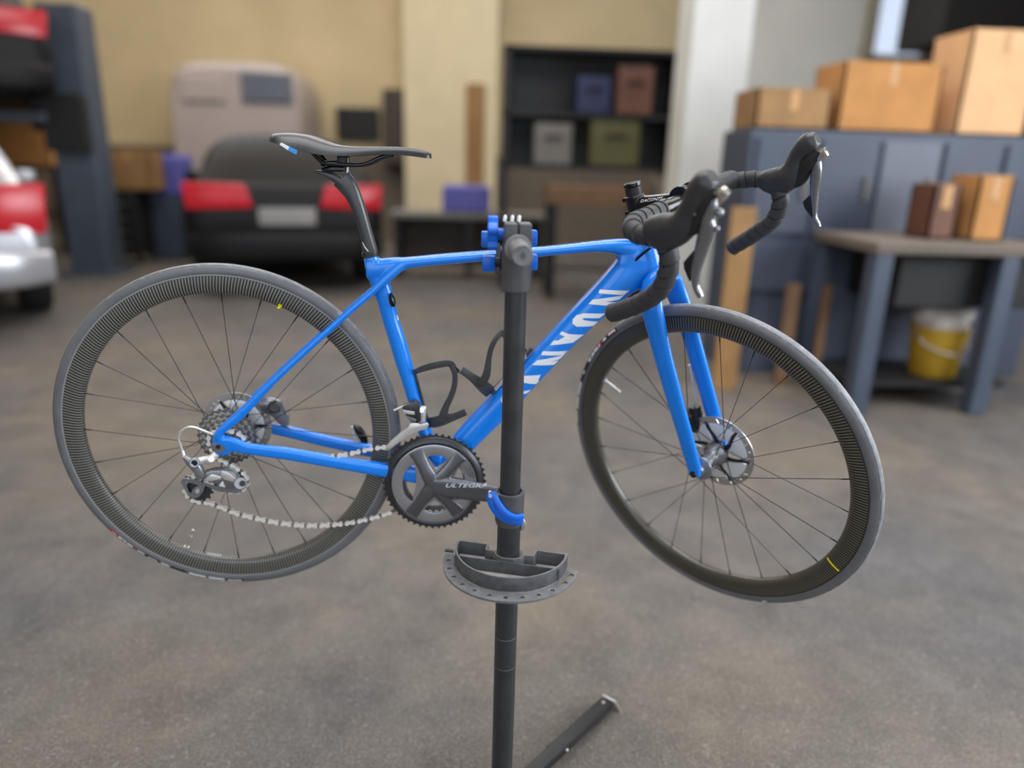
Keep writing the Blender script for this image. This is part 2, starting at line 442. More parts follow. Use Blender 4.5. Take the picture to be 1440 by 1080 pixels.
# columns and the bright window
struct('trim_1', rect0((1.7959,6.3000,2.5645), ((2.2927,6.3000,2.5837)[0], 6.3, 6.2), 0.45), 'white_paint')
struct('trim_2', rect0((-1.0386,12.5000,3.6504), ((0.4589,12.5000,3.7084)[0], 12.5, 6.2), 0.4), 'beige_lt')
wn = empty('window_1', None, (0, 0, 0), kind='structure')
obj('pane', rect((6.7405,12.9000,3.1642), ((7.6311,12.9000,4.0633)[0], 12.90, 4.7), 0.03), 'win', wn, False)
a, b_ = (6.7405,12.9000,3.1642), (7.6311,12.9000,4.0633)
fr = []
for x in (a[0], b_[0]): fr.append(box((x, 12.90, (a[2]+4.7)/2), (0.09, 0.12, 4.7-a[2]+0.09)))
for z in (a[2], 4.7): fr.append(box(((a[0]+b_[0])/2, 12.90, z), (b_[0]-a[0], 0.12, 0.09)))
obj('pane_frame', join(*fr), 'white_paint', wn, False)
struct('trim_3', rect((5.2880,8.6000,2.7257), (7.6, 8.6, 5.4), 0.9), 'dark')
struct('trim_4', rect0((3.7632,10.5000,3.4507), ((5.3619,10.5000,3.5126)[0], 10.5, 6.2), 0.25), 'white_paint')
# added strip of glowing panes, unseen above the frame, for glints on top surfaces
wn2 = empty('glow_strip', None, (0, 0, 0), kind='structure')
for k in range(6):
    obj('pane', box((-5.0+k*2.0, 12.93, 5.35), (1.85, 0.02, 1.2)), 'glow_high', wn2, False)
obj('pane_frame', join(box((0, 12.9, 4.7), (12.2, .1, .08)), box((0, 12.9, 6.0), (12.2, .1, .08)), *[box((-6.0+k*2.0, 12.9, 5.35), (.12, .1, 1.3)) for k in range(7)]), 'white_paint', wn2, False)

# ================================================================== cars behind
def make_car(name, label, paint, cx, y, z, rot, group=None, length=4.6, tl=(.80, 1.04)):
    root = empty(name, None, (cx, y, z), label=label, category='car')
    root.rotation_euler = (0, 0, rot)
    if group: root['group'] = group
    # rows along the length (local +Y forward from the rear bumper): y, zlow, zbelt, half width
    st = [(0.00, .42, .78, .80), (0.05, .34, .98, .88), (0.25, .28, 1.06, .92), (0.9, .24, 1.0, .93), (1.6, .22, .98, .93), (2.6, .22, .97, .93), (3.4, .22, .95, .92), (4.2, .25, .84, .88), (4.6, .38, .66, .74)]
    st = [(q[0]*length/4.6, *q[1:]) if q[0] > 1 else q for q in st]
    rows = [(0, s[0], (s[1]+s[2])/2, (s[2]-s[1])/2, s[3], 4.5) for s in st]
    body = loft(rows, 28, 40, (1, 0, 0), up=(0, 0, 1))
    cab = [(0.22, 1.00, .03, .80), (0.55, 1.16, .22, .74), (0.95, 1.23, .26, .70), (1.6, 1.24, .26, .68), (2.3, 1.20, .25, .70), (2.9, 1.08, .16, .76), (3.25, .97, .04, .80)]
    cab = [(q[0]*length/4.6, *q[1:]) if q[0] > 1 else q for q in cab]
    cabin = loft([(0, c[0], c[1], c[2], c[3], 3.0) for c in cab], 28, 30, (1, 0, 0), up=(0, 0, 1))
    obj('body', join(body, cabin), paint, root)
    def slab(x0, x1, z0, z1, y0, y1, th, m, nm):
        # a curved panel that follows the rear: four corners leaning from y0 (low) to y1 (high)
        pts = [(x0, y0, z0), (x1, y0, z0), (x1*0.9 if abs(x1) > .3 and abs(x0) > .3 and x0*x1 < 0 else x1, y1, z1), (x0*0.9 if abs(x0) > .3 and x0*x1 < 0 else x0, y1, z1)]
        obj(nm, prism(pts, th, (0, -1, 0.0), 0.008), m, root)
    slab(-.66, .66, 1.10, 1.38, 0.33, 0.74, .03, 'glass_dark', 'rear_window')
    for sx in (-1, 1):
        obj('tail_light', prism([(sx*.30, .02, tl[0]+.02), (sx*.88, .06, tl[0]), (sx*.91, .10, tl[1]), (sx*.36, .03, tl[1]-.01)], .05, (0, -1, 0), .015), 'tail_red', root)
        obj('wing_mirror', box((sx*1.02, 2.75, 1.02), (.18, .10, .13), bev=.03), paint, root)
    obj('number_plate', box((0, -.015, .74), (.52, .03, .115*1.4), bev=.006), 'plate', root)
    obj('bumper', loft([(-.86, .10, .46, .12, .09, 4), (-.6, .0, .46, .14, .09, 4), (0, -.03, .46, .14, .09, 4), (.6, .0, .46, .14, .09, 4), (.86, .10, .46, .12, .09, 4)], 16, 20, (0, 1, 0)), 'car_black' if paint != 'car_silver' else paint, root)
    for sx in (-1, 1):
        for yy in (.85, 3.55*length/4.6):
            w = obj('wheel', lathe([(.20, -.11), (.31, -.11), (.335, -.08), (.335, .08), (.31, .11), (.20, .11)], 28, (0, 0, 0)), 'tyre_car', root)
            w.rotation_euler = (0, 0, PI/2); w.location = (sx*.80, yy, .335)
            obj('hub_cap', lathe([(.0, -.09), (.19, -.10), (.205, -.09), (.205, .09), (.19, .10), (0, .09)], 24), 'grey_item', w)
    return root
make_car('car', 'black saloon car seen from behind under the saddle, two red tail lights, pale plate', 'car_black', (-1.7016,7.1000,0.7698)[0], 7.1, 0.0, 0.26, length=4.0)
make_car('car', 'silver car cut off by the left edge of the frame, one red tail light showing', 'car_silver', (-2.9587,5.5000,0.8459)[0]-0.80, 5.0, 0.0, 0.60, tl=(.70, 1.05))
make_car('car', 'dark car raised on the lift in the top left corner, one red tail light showing', 'car_black', (-4.1300,7.4000,2.3864)[0]-0.52, 7.1, (-4.1300,7.4000,2.3864)[2]-0.92, 0.55)

lift = empty('vehicle_lift', None, ((-4.0442,8.0000,0.6547)[0], 8.0, 0), label='blue-grey lift column standing between the silver car and the black car', category='vehicle lift')
obj('column', box((0, .22, 1.33), (.42, .36, 2.66), bev=.03), 'lift_blue', lift, False)
obj('base_plate', box((0, .22, .02), (.60, .5, .04), bev=.01), 'lift_blue', lift, False)
obj('carriage', box((0, -.03, (-4.3013,7.8000,2.4481)[2]-.90), (.42, .12, .55), bev=.02), 'dark', lift, False)
obj('lift_arm', box((-.75, -.08, (-4.3013,7.8000,2.4481)[2]-.86), (1.2, .12, .10), bev=.02), 'lift_blue', lift, False)

van = empty('van', None, ((-3.3889,11.4000,1.9550)[0], 11.4, 0), label='off-white van parked behind the black car, its roof and dark upper window in view', category='van')
hv = (-3.3367,11.4000,2.5830)[2]
obj('body', loft([(0, 0.0, hv*.5+.1, hv*.5-.22, .90, 5), (0, .08, hv*.5+.1, hv*.5-.14, .95, 5), (0, .4, hv*.5+.1, hv*.5-.1, .97, 5), (0, 1.35, hv*.5+.1, hv*.5-.1, .97, 5)], 32, 16, (1, 0, 0), up=(0, 0, 1)), 'van_white', van)
obj('rear_window', box((.48, -.02, hv-.36), (.72, .05, .40), bev=.02), 'cab_lt', van, False)
obj('rear_window', box((-.42, -.02, hv-.40), (.62, .04, .34), bev=.02), 'van_white', van, False)
for sx in (-.8, .8):
    w = obj('wheel', lathe([(.2, -.1), (.33, -.1), (.34, -.07), (.34, .07), (.33, .1), (.2, .1)], 24), 'tyre_car', van)
    w.rotation_euler = (0, 0, PI/2); w.location = (sx, .6, .34)

# ================================================================== furniture and clutter at the back
def thing(name, label, cat, vf, m, group=None, smooth=False):
    o = obj(name, vf, m, None, smooth); o['label'] = label; o['category'] = cat
    if group: o['group'] = group
    return o
def carton(label, a, b, depth, m, floor=False, name='cardboard_box'):
    c = ((a[0]+b[0])/2, a[1]+depth/2, min(a[2], b[2])); w = abs(a[0]-b[0]); h = abs(a[2]-b[2])
    r = empty(name, None, c, label=label, category='box')
    t = 0.012
    obj('body', join(box((0, -depth/2+t/2, h/2), (w, t, h)), box((0, depth/2-t/2, h/2), (w, t, h)), box((-w/2+t/2, 0, h/2), (t, depth, h)), box((w/2-t/2, 0, h/2), (t, depth, h)), box((0, 0, t/2), (w, depth, t))), m, r, False)
    obj('flap', box((-w/4, 0, h+.004), (w/2-.004, depth, .008)), m, r, False)
    obj('flap', box((w/4, 0, h+.004), (w/2-.004, depth, .008)), m, r, False)
    obj('packing_tape', join(box((0, 0, h+.0095), (.05, depth+.004, .003)), box((0, -depth/2-.0015, h-.06), (.05, .003, .12))), 'tape_tan', r, False)
    return r
# far left
carton('tan cardboard box on a shelf behind the silver car, at the left edge', (-6.0252,9.8000,1.0791), (-5.2380,9.8000,1.6224), .5, 'cardboard', name='cardboard_box')
sh = empty('shelf_rack', None, ((-5.7365,9.8000,1.0185)[0], 10.05, 0), label='dark steel rack behind the silver car at the left edge', category='shelf')
zz = (-5.6819,9.8000,1.0884)[2]-.001
for sx in (-.55, .55):
    for sy in (-.28, .28):
        obj('post', box((sx, sy, zz/2), (.05, .05, zz)), 'dark', sh, False)
obj('shelf_board', box((0, 0, zz-.02), (1.2, .62, .04)), 'dark', sh, False)
obj('shelf_board', box((0, 0, zz*.45), (1.2, .62, .04)), 'dark', sh, False)
# between lift and black car
tb = empty('tool_cabinet', None, ((-4.1111,9.1000,0.0739)[0], 9.1, 0), label='black tool cabinet on castors beside the lift column', category='cabinet')
hz = (-3.9111,8.9000,0.8558)[2]
obj('body', box((0, 0, hz/2+.05), (.52, .45, hz-.1), bev=.02), 'dark', tb, False)
for k in range(4):
    d = obj('drawer', box((0, -.235, .2+k*(hz-.25)/4), (.46, .03, (hz-.3)/4-.03), bev=.006), 'black', tb, False)
    obj('handle', box((0, -.26, .2+k*(hz-.25)/4+.04), (.3, .02, .02)), 'grey_item', d, False)
for sx in (-.2, .2):
    obj('castor', cyl((sx-.02, -.15, .05), (sx+.02, -.15, .05), .05, 14), 'tyre_car', tb)
carton('brown cardboard box on top of the black tool cabinet', ((-4.1413,8.9000,0.8659)[0], 8.9, hz+.003), (-3.6587,8.9000,1.3028), .40, 'wood')
bc = empty('cupboard', None, ((-3.7703,9.4000,0.5685)[0], 9.6, 0), label='grey cupboard between the tool cabinet and the black car', category='cupboard')
hc = (-3.6374,9.4000,0.7683)[2]
obj('body', box((0, 0, hc/2), (.44, .44, hc), bev=.015), 'lift_blue', bc, False)
obj('door', box((-.108, -.23, hc/2), (.20, .02, hc-.08), bev=.005), 'cab_blue', bc, False)
obj('door', box((.108, -.23, hc/2), (.20, .02, hc-.08), bev=.005), 'cab_blue', bc, False)
crate = thing('storage_crate', 'violet-blue plastic crate standing on the grey cupboard', 'crate', box(((-3.6978,9.4000,0.9943)[0], 9.6, hc+.252), (.44, .40, .5), bev=.05), 'lilac')
# middle wall
tv = empty('wall_monitor', None, (0, 12.8, 0), label='black monitor hanging on the back wall above the saddle', category='monitor')
obj('casing', rect((-2.1852,12.8400,1.5812), (-1.4907,12.8400,2.0915), .10), 'black', tv, False)
obj('screen', rect(((-2.1353,12.8300,1.6160)[0], 12.832, (-2.1353,12.8300,1.6160)[2]), (-1.5370,12.8300,2.0564), .012, 0), 'dark', tv, False)
wc = empty('wall_cupboard', None, (0, 12.55, 0), label='dark brown wall cupboard right of the black monitor', category='cupboard')
obj('body', rect((-1.3872,12.5500,1.1955), (-0.1299,12.5500,2.3730), .4), 'dark_brown', wc, False)
obj('door', rect((-1.3496,12.5300,1.2191), (-0.7683,12.5300,2.3291), .02), 'dark_brown', wc, False)
obj('door', rect((-0.7435,12.5300,1.2357), (-0.1638,12.5300,2.3488), .02), 'dark_brown', wc, False)
thing('wood_plank', 'orange-brown wooden plank upright against the pale wall pillar', 'plank', rect0((-0.0416,12.4400,0.1033), (0.2562,12.4400,2.4818), .05, .005), 'wood')
wb = empty('workbench', None, ((-0.0615,8.3000,0.7292)[0], 8.55, 0), label='long grey workbench along the back wall behind the stand head', category='workbench')
hb = (-0.1409,8.3000,0.7273)[2]; xl, xr = (-0.8671,8.3000,0.7101)[0]-wb.location[0], (0.8981,8.3000,0.7519)[0]-wb.location[0]
obj('worktop', box(((xl+xr)/2, 0, hb-.03), (xr-xl, .6, .06), bev=.01), 'grey_item', wb, False)
for x in (xl+.08, (xl+xr)/2, xr-.08):
    for sy in (-.24, .24): obj('leg', box((x, sy, (hb-.06)/2), (.07, .07, hb-.06)), 'dark', wb, False)
obj('back_panel', box(((xl+xr)/2, .22, hb*.5), (xr-xl-.2, .03, hb-.15)), 'dark_brown', wb, False)
thing('storage_crate', 'violet-blue crate lying on the long grey workbench', 'crate', rect(((-0.2869,8.4000,0.7486)[0], 8.4, hb+.002), (0.2545,8.4000,1.0263), .35, .04), 'lilac')
# big dark tool rack in the middle
rk = empty('tool_rack', None, (0, 7.6, 0), label='large dark open rack holding coloured cases, left of the white column', category='rack')
A, B2 = (0.3418,7.6000,1.2336), (2.1001,7.6000,2.3759)
obj('back_panel', rect((A[0], 7.95, A[2]), (B2[0], 7.95, B2[2]), .04, 0), 'dark', rk, False)
for x in (A[0]+.03, B2[0]-.03): obj('upright', box((x, 7.78, B2[2]/2), (.06, .36, B2[2])), 'dark', rk, False)
for z in (A[2]+.02, (A[2]+B2[2])/2-.05, B2[2]-.02): obj('shelf_board', box(((A[0]+B2[0])/2, 7.78, z), (B2[0]-A[0], .36, .04)), 'dark', rk, False)
zs0, zs1 = A[2]+.0405, (A[2]+B2[2])/2-.0295
def case(label, u0, u1, v, y, z0, m):
    a = WYF(u0, v, y); b = WYF(u1, v, y)
    r = empty('tool_case', None, ((a[0]+b[0])/2, y+.12, z0), label=label, category='case')
    w = b[0]-a[0]; h = a[2]-z0
    obj('body', box((0, 0, h/2), (w, .24, h), bev=.02), m, r, False)
    obj('handle', tube([(-w*.2, -.125, h*.6), (-w*.18, -.15, h*.66), (w*.18, -.15, h*.66), (w*.2, -.125, h*.6)], .012, 6, 12), 'dark', r)
    return r
def WYF(u, v, y):
    d = (cam.matrix_world.to_3x3() @ Vector(((u-720)/1014.275, -(v-540)/1014.275, -1)))
    o = cam.matrix_world.translation; return o+d*((y-o.y)/d.y)
case('navy blue case on the upper shelf of the dark rack', 812, 862, 106, 7.62, zs1, 'navy_item')
case('red-brown case right of the navy one on the dark rack', 870, 922, 92, 7.62, zs1, 'rust')
case('olive yellow case on the lower shelf of the dark rack', 832, 902, 168, 7.62, zs0, 'olive')
case('grey case on the lower shelf of the dark rack, left of the olive one', 752, 806, 172, 7.62, zs0, 'grey_item')
tb2 = empty('work_table', None, ((1.2141,7.0000,1.1719)[0], 7.25, 0), label='brown wooden table under the dark rack', category='table')
ht = (1.2190,7.0000,1.0945)[2]; xl, xr = (0.7604,7.0000,1.0827)[0]-tb2.location[0], (1.7288,7.0000,1.1076)[0]-tb2.location[0]
obj('table_top', box(((xl+xr)/2, 0, ht-.09), (xr-xl, .5, .18), bev=.01), 'wood_brown', tb2, False)
for x in (xl+.06, xr-.06):
    for sy in (-.2, .2): obj('leg', box((x, sy, (ht-.18)/2), (.07, .07, ht-.18)), 'dark', tb2, False)
obj('lower_shelf', box(((xl+xr)/2, 0, .3), (xr-xl-.1, .4, .04)), 'dark_brown', tb2, False)
thing('steel_locker', 'tall grey locker between the long workbench and the white column', 'locker', rect0((1.7898,6.9000,0.6673), (2.0958,6.9000,1.1843), .5, .01), 'wall_grey')
for r_ in (tv, wc, rk):
    for ch in r_.children: ch.location = Vector(ch.location)-r_.location
# right side workbench with its rear cabinet
wr = empty('workbench', None, ((2.5136,3.7000,0.9120)[0], 3.7, 0), label='blue-grey steel workbench at the right edge behind the front wheel', category='workbench')
ox, oy = wr.location[0], 3.7
hw = (2.4742,3.6500,0.9424)[2]; xl, xr = (2.1063,3.6500,0.9092)[0]-ox, (3.1375,3.6500,0.9308)[0]-ox
obj('worktop', box(((xl+xr)/2, .30, hw-.03), (xr-xl, .72, .06), bev=.01), 'wainscot', wr, False)
for x in (xl+.06, (2.8572,3.6500,0.9249)[0]-ox): obj('leg', box((x, 0.0, (hw-.06)/2), (.10, .10, hw-.06), bev=.01), 'cab_blue', wr, False)
for x in (xl+.06, xr-.06): obj('leg', box((x, .6, (hw-.06)/2), (.08, .08, hw-.06), bev=.01), 'cab_blue', wr, False)
obj('back_panel', box(((xl+xr)/2, .62, hw*.5), (xr-xl, .03, hw-.1)), 'cab_blue', wr, False)
obj('lower_shelf', box(((xl+xr)/2, .34, .14), (xr-xl-.1, .5, .03)), 'dark', wr, False)
obj('drawer_unit', box((xl+.62, .33, hw-.22), (.78, .5, .28), bev=.01), 'dark', wr, False)
cb = empty('parts_cabinet', None, ((2.5709,4.4500,1.2587)[0], 4.45, 0), label='long blue-grey steel cabinet behind the raised handlebar on the right', category='cabinet')
z0 = 0.0; z1 = (2.5220,4.4500,1.5206)[2]; xl, xr = (1.6918,4.4500,1.2355)[0]-cb.location[0], (3.7096,4.4500,1.2887)[0]-cb.location[0]
obj('body', box(((xl+xr)/2, .28, (z0+z1)/2), (xr-xl, .5, z1-z0), bev=.01), 'cab_blue', cb, False)
for k in range(5):
    x0 = xl+.03+k*(xr-xl-.06)/5; wd = (xr-xl-.06)/5
    d = obj('door', box((x0+wd/2, .02, z1-.33), (wd-.03, .03, .56), bev=.005), 'cab_lt' if k == 2 else 'cab_blue', cb, False)
    obj('handle', box((x0+wd-.07, -.005, z1-.33), (.02, .03, .14)), 'grey_item', d, False)
    obj('drawer', box((x0+wd/2, .02, z1-.82), (wd-.03, .03, .30), bev=.005), 'cab_blue', cb, False)
carton('orange-brown cardboard box on the blue-grey cabinet, in the middle of the three', ((2.2202,4.5000,1.5783)[0], 4.5, z1+.002), (2.8293,4.5000,1.9074), .38, 'cardboard')
carton('flat tan cardboard box on the blue-grey cabinet, left of the others', ((1.7130,4.5000,1.5628)[0], 4.5, z1+.002), (2.1667,4.5000,1.7441), .38, 'wood')
carton('tall pale cardboard box on the blue-grey cabinet at the right edge', ((2.9663,4.5000,1.6011)[0], 4.5, z1+.002), (3.4011,4.5000,2.1054), .38, 'cardboard_lt')
carton('pale tan cardboard box on the blue-grey workbench', ((2.7365,3.8500,0.9381)[0], 3.85, hw+.001), (2.9228,3.8500,1.2800), .25, 'cardboard')
carton('small red-brown cardboard box on the workbench left of the pale tan one', ((2.5271,3.9000,0.9284)[0], 3.9, hw+.001), (2.6746,3.9000,1.2280), .22, 'rust')
bk = empty('bucket', None, ((2.7418,3.6600,0.0995)[0], 3.95, 0.157), label='yellow bucket under the right workbench with a pale rag in it', category='bucket')
obj('pail', lathe([(.0, 0), (.115, 0), (.125, .01), (.15, .27), (.158, .275), (.158, .29), (.146, .29), (.12, .02), (0, .02)], 28, R=Matrix.Rotation(-PI/2, 3, 'X') @ Matrix.Scale(-1, 3, (0, 1, 0))), 'yellow_pl', bk)
obj('handle', tube([(-.155, 0, .27), (-.13, -.09, .20), (0, -.17, .16), (.13, -.09, .20), (.155, 0, .27)], .005, 6, 20), 'steel', bk)
thing('cleaning_rag', 'pale grey rag heaped in the yellow bucket', 'rag', join(sphere(((2.7418,3.6600,0.0995)[0], 3.95, .47), .14, 16, (1, 1, .75)), sphere(((2.7418,3.6600,0.0995)[0]+.07, 3.93, .52), .09, 12, (1.1, .9, .7)), sphere(((2.7418,3.6600,0.0995)[0]-.08, 3.96, .50), .08, 12)), 'rag', smooth=True)
thing('plywood_board', 'tall tan plywood board leaning in front of the cabinet behind the fork', 'board', rect0((1.4913,4.1000,-0.0557), (1.6365,4.1000,1.0787), .03, .003), 'wood')
thing('wood_plank', 'short brown plank leaning against the cabinet, right of the plywood board', 'plank', rect0((1.9207,4.2000,0.1008), (2.0045,4.2000,0.6336), .03, .003), 'wood_brown')
thing('wood_plank', 'tan plank leaning against the cabinet near the right workbench', 'plank', rect0((2.1474,4.2000,0.1032), (2.1988,4.2000,0.6286), .03, .003), 'wood_brown')

# ================================================================== the bicycle
BK = Matrix(((0.9992477, 0.0000000, 0.0387825, -0.4676041), (0.0000000, 1.0000000, -0.0000000, 1.3769698), (-0.0387825, 0.0000000, 0.9992477, 0.7511978), (0, 0, 0, 1)))
ST = Matrix(((0.7138101, 0.6934771, -0.0977991, 0.9383495), (-0.6934771, 0.6803893, -0.2369806, 0.0000000), (-0.0977991, 0.2369806, 0.9665793, -0.0145516), (0, 0, 0, 1)))
bike = empty('bicycle', None, label='bright blue road bicycle with black drop handlebar held in the repair stand', category='bicycle')
bike.matrix_world = BK
def steer(name):
    o = empty(name, bike); o.matrix_local = ST; return o
BB = Vector((0.40896, 0.00000, -0.07045))
FA = Vector((0.04258, 0.00000, 0.01455))

# ---- frame: tubes fused into one skin
DT = [(0.4120,0.0000,-0.0838,0.0212), (0.4641,0.0000,-0.0009,0.0245), (0.5283,0.0000,0.0781,0.0264), (0.6058,0.0000,0.1751,0.0256), (0.6765,0.0000,0.2633,0.0270), (0.7167,0.0000,0.3092,0.0296), (0.7475,0.0000,0.3443,0.0329), (0.7839,0.0000,0.3799,0.0432)]
DTw = [.036, .031, .029, .028, .027, .027, .026, .024]
def stations(rows, ws, tilt, ex=2.6):
    # an edge seen from above-front also shows the flank: take that share off the half height
    out = []
    for r, w in zip(rows, ws):
        h = math.sqrt(max(1e-6, r[3]**2-(w*tilt)**2*0.8)) if r[3] > w*tilt else r[3]*.7
        out.append((r[0], r[1], r[2], h, w, ex))
    return out
vfs = [loft(stations(DT, DTw, .22, 2.8), 32, 60)]
TT = [(0.2659,0.0000,0.3430,0.0205), (0.2931,0.0000,0.3446,0.0204), (0.3281,0.0000,0.3561,0.0138), (0.3639,0.0000,0.3635,0.0113), (0.4304,0.0000,0.3735,0.0113), (0.5873,0.0000,0.3951,0.0104), (0.6502,0.0000,0.4046,0.0107), (0.7096,0.0000,0.4128,0.0131), (0.7592,0.0000,0.4117,0.0205), (0.7823,0.0000,0.4030,0.0236)]
TTw = [.017, .018, .020, .021, .021, .021, .022, .023, .024, .022]
vfs.append(loft([(r[0], 0, r[2]-.002, r[3]*.86, w, 2.8) for r, w in zip(TT, TTw)], 28, 60))
STt = [(0.2723,0.0000,0.3655,0.0146), (0.2812,0.0000,0.3406,0.0167), (0.2915,0.0000,0.3149,0.0188), (0.3020,0.0000,0.2834,0.0171), (0.3104,0.0000,0.2508,0.0160), (0.3256,0.0000,0.2056,0.0168), (0.3377,0.0000,0.1660,0.0167), (0.3500,0.0000,0.1269,0.0153), (0.3620,0.0000,0.0877,0.0142), (0.3846,0.0000,0.0205,0.0140), (0.4086,0.0000,-0.0496,0.0191)]
vfs.append(loft([(r[0], 0, r[2], r[3]*.96, w, 2.2) for r, w in zip(STt, [.015, .015, .016, .016, .0155, .0155, .0165, .018, .020, .026, .034])], 24, 50))
for sy in (-1, 1):
    ss = [(-0.0037,-0.0640,0.0117,0.0126), (0.0009,-0.0640,0.0258,0.0099), (0.0368,-0.0600,0.0595,0.0116), (0.1084,-0.0520,0.1367,0.0078), (0.2283,-0.0340,0.2553,0.0060), (0.2755,-0.0250,0.2993,0.0080), (0.3079,-0.0190,0.3316,0.0107), (0.3334,-0.0140,0.3549,0.0106)]
    vfs.append(loft([(r[0], sy*abs(r[1]), r[2], min(max(r[3]*.80, .0065), .011), .0075, 2.4) for r in ss], 16, 50))
    cs = [(-0.0081,-0.0640,-0.0090,0.0148), (0.0107,-0.0640,0.0024,0.0179), (0.0476,-0.0600,-0.0071,0.0129), (0.1171,-0.0530,-0.0174,0.0138), (0.1704,-0.0480,-0.0274,0.0136), (0.2813,-0.0420,-0.0459,0.0153), (0.3331,-0.0380,-0.0541,0.0173), (0.3955,-0.0340,-0.0619,0.0213)]
    vfs.append(loft([(r[0], sy*abs(r[1]), r[2], r[3]*.90, w, 3.0) for r, w in zip(cs, [.006, .007, .0085, .0095, .0105, .0115, .013, .016])], 18, 50))
    # dropout
    vfs.append(loft([(-.012, sy*.064, -.004, .016, .0065, 2.4), (.004, sy*.064, -.002, .021, .0065, 2.4), (.024, sy*.064, .004, .014, .0065, 2.4)], 20, 12))
vfs.append(cyl((BB[0], -.041, BB[2]), (BB[0], .041, BB[2]), .0265, 32, ch=.003))
gs = [(0.7400,0.0000,0.3732,0.0315), (0.7537,0.0000,0.3752,0.0424), (0.7702,0.0000,0.3767,0.0499), (0.7914,0.0000,0.3794,0.0445), (0.8067,0.0000,0.3798,0.0344)]
vfs.append(loft([(r[0], 0, r[2], r[3]*.94, w, 3.2) for r, w in zip(gs, (.0225, .024, .0248, .0248, .0235))], 26, 24, up=(0, 0, 1)))
sg = [(0.2625,0.0000,0.3529,0.0073), (0.2719,0.0000,0.3440,0.0180), (0.2899,0.0000,0.3363,0.0282), (0.3071,0.0000,0.3440,0.0228), (0.3275,0.0000,0.3554,0.0127)]
vfs.append(loft([(r[0], 0, r[2], r[3]*.92, w, 2.8) for r, w in zip(sg, (.0130, .0150, .0160, .0170, .0180))], 22, 20, up=(0, 0, 1)))
# bridge behind the bottom bracket and head tube
vfs.append(loft([(BB[0]-.03, 0, BB[2]+.012, .020, .033, 2.6), (BB[0]-.008, 0, BB[2], .026, .036, 2.6)], 20, 6))
ax = Vector((-0.323368, 0, 0.946273)); hb0 = Vector((0.93835, 0.00000, -0.01455))
vfs.append(loft([(*(hb0+ax*t), r, r, 2.0) for t, r in ((.368, .0275), (.40, .0265), (.44, .0255), (.458, .0245), (.468, .0235))], 28, 14))
fme = fuse(join(*vfs), .0022, 5, 'frame')
frame = link('frame', fme, bike, 'blue')
ft = bvh(fme)
def dec(name, poly, m='white', tree=None, parent=None, **k):
    return obj(name, decal(tree or ft, poly, **k), m, parent or frame)
letters = [
 [[(0.7078,-0.0270,0.3316), (0.7648,-0.0270,0.3323), (0.7552,-0.0270,0.3236), (0.7055,-0.0270,0.3244)], [(0.7550,-0.0270,0.3231), (0.7482,-0.0270,0.3146), (0.6884,-0.0270,0.3026), (0.6956,-0.0270,0.3117)], [(0.6884,-0.0270,0.3026), (0.6948,-0.0270,0.3099), (0.7438,-0.0270,0.3083), (0.7356,-0.0270,0.3018)]],
 [[(0.7232,-0.0270,0.2859), (0.6800,-0.0270,0.2844), (0.6676,-0.0270,0.2795), (0.6608,-0.0270,0.2710), (0.6610,-0.0270,0.2632), (0.6696,-0.0270,0.2579), (0.7041,-0.0270,0.2597), (0.7117,-0.0270,0.2685), (0.6790,-0.0270,0.2668), (0.6725,-0.0270,0.2684), (0.6734,-0.0270,0.2721), (0.6833,-0.0270,0.2755), (0.7135,-0.0270,0.2763)]],
 [[(0.6417,-0.0270,0.2466), (0.6556,-0.0270,0.2427), (0.6866,-0.0270,0.2417), (0.6746,-0.0270,0.2324), (0.6662,-0.0270,0.2257), (0.6213,-0.0270,0.2181), (0.6274,-0.0270,0.2275), (0.6540,-0.0270,0.2322), (0.6577,-0.0270,0.2339), (0.6378,-0.0270,0.2406)]],
 [[(0.6087,-0.0270,0.2056), (0.6600,-0.0270,0.2082), (0.6517,-0.0270,0.1993), (0.6049,-0.0270,0.1975)], [(0.6522,-0.0270,0.1999), (0.6422,-0.0270,0.1901), (0.5894,-0.0270,0.1774), (0.5986,-0.0270,0.1870)], [(0.5889,-0.0270,0.1768), (0.5962,-0.0270,0.1843), (0.6420,-0.0270,0.1873), (0.6328,-0.0270,0.1790)]],
 [[(0.5572,-0.0270,0.1499), (0.5741,-0.0270,0.1545), (0.6074,-0.0270,0.1579), (0.6054,-0.0270,0.1512), (0.5745,-0.0270,0.1480), (0.5755,-0.0270,0.1461), (0.6066,-0.0270,0.1446), (0.6006,-0.0270,0.1374), (0.5732,-0.0270,0.1410), (0.5547,-0.0270,0.1454)]],
 [[(0.5333,-0.0270,0.1062), (0.5372,-0.0270,0.1130), (0.5564,-0.0270,0.1206), (0.5912,-0.0270,0.1252), (0.5847,-0.0270,0.1183), (0.5569,-0.0270,0.1132), (0.5446,-0.0270,0.1068), (0.5435,-0.0270,0.1023), (0.5562,-0.0270,0.1014), (0.5511,-0.0270,0.0945), (0.5368,-0.0270,0.0960), (0.5331,-0.0270,0.1003)]],
]
for L in letters: obj('logo_letter', join(*[decal(ft, q) for q in L]), 'white', frame)
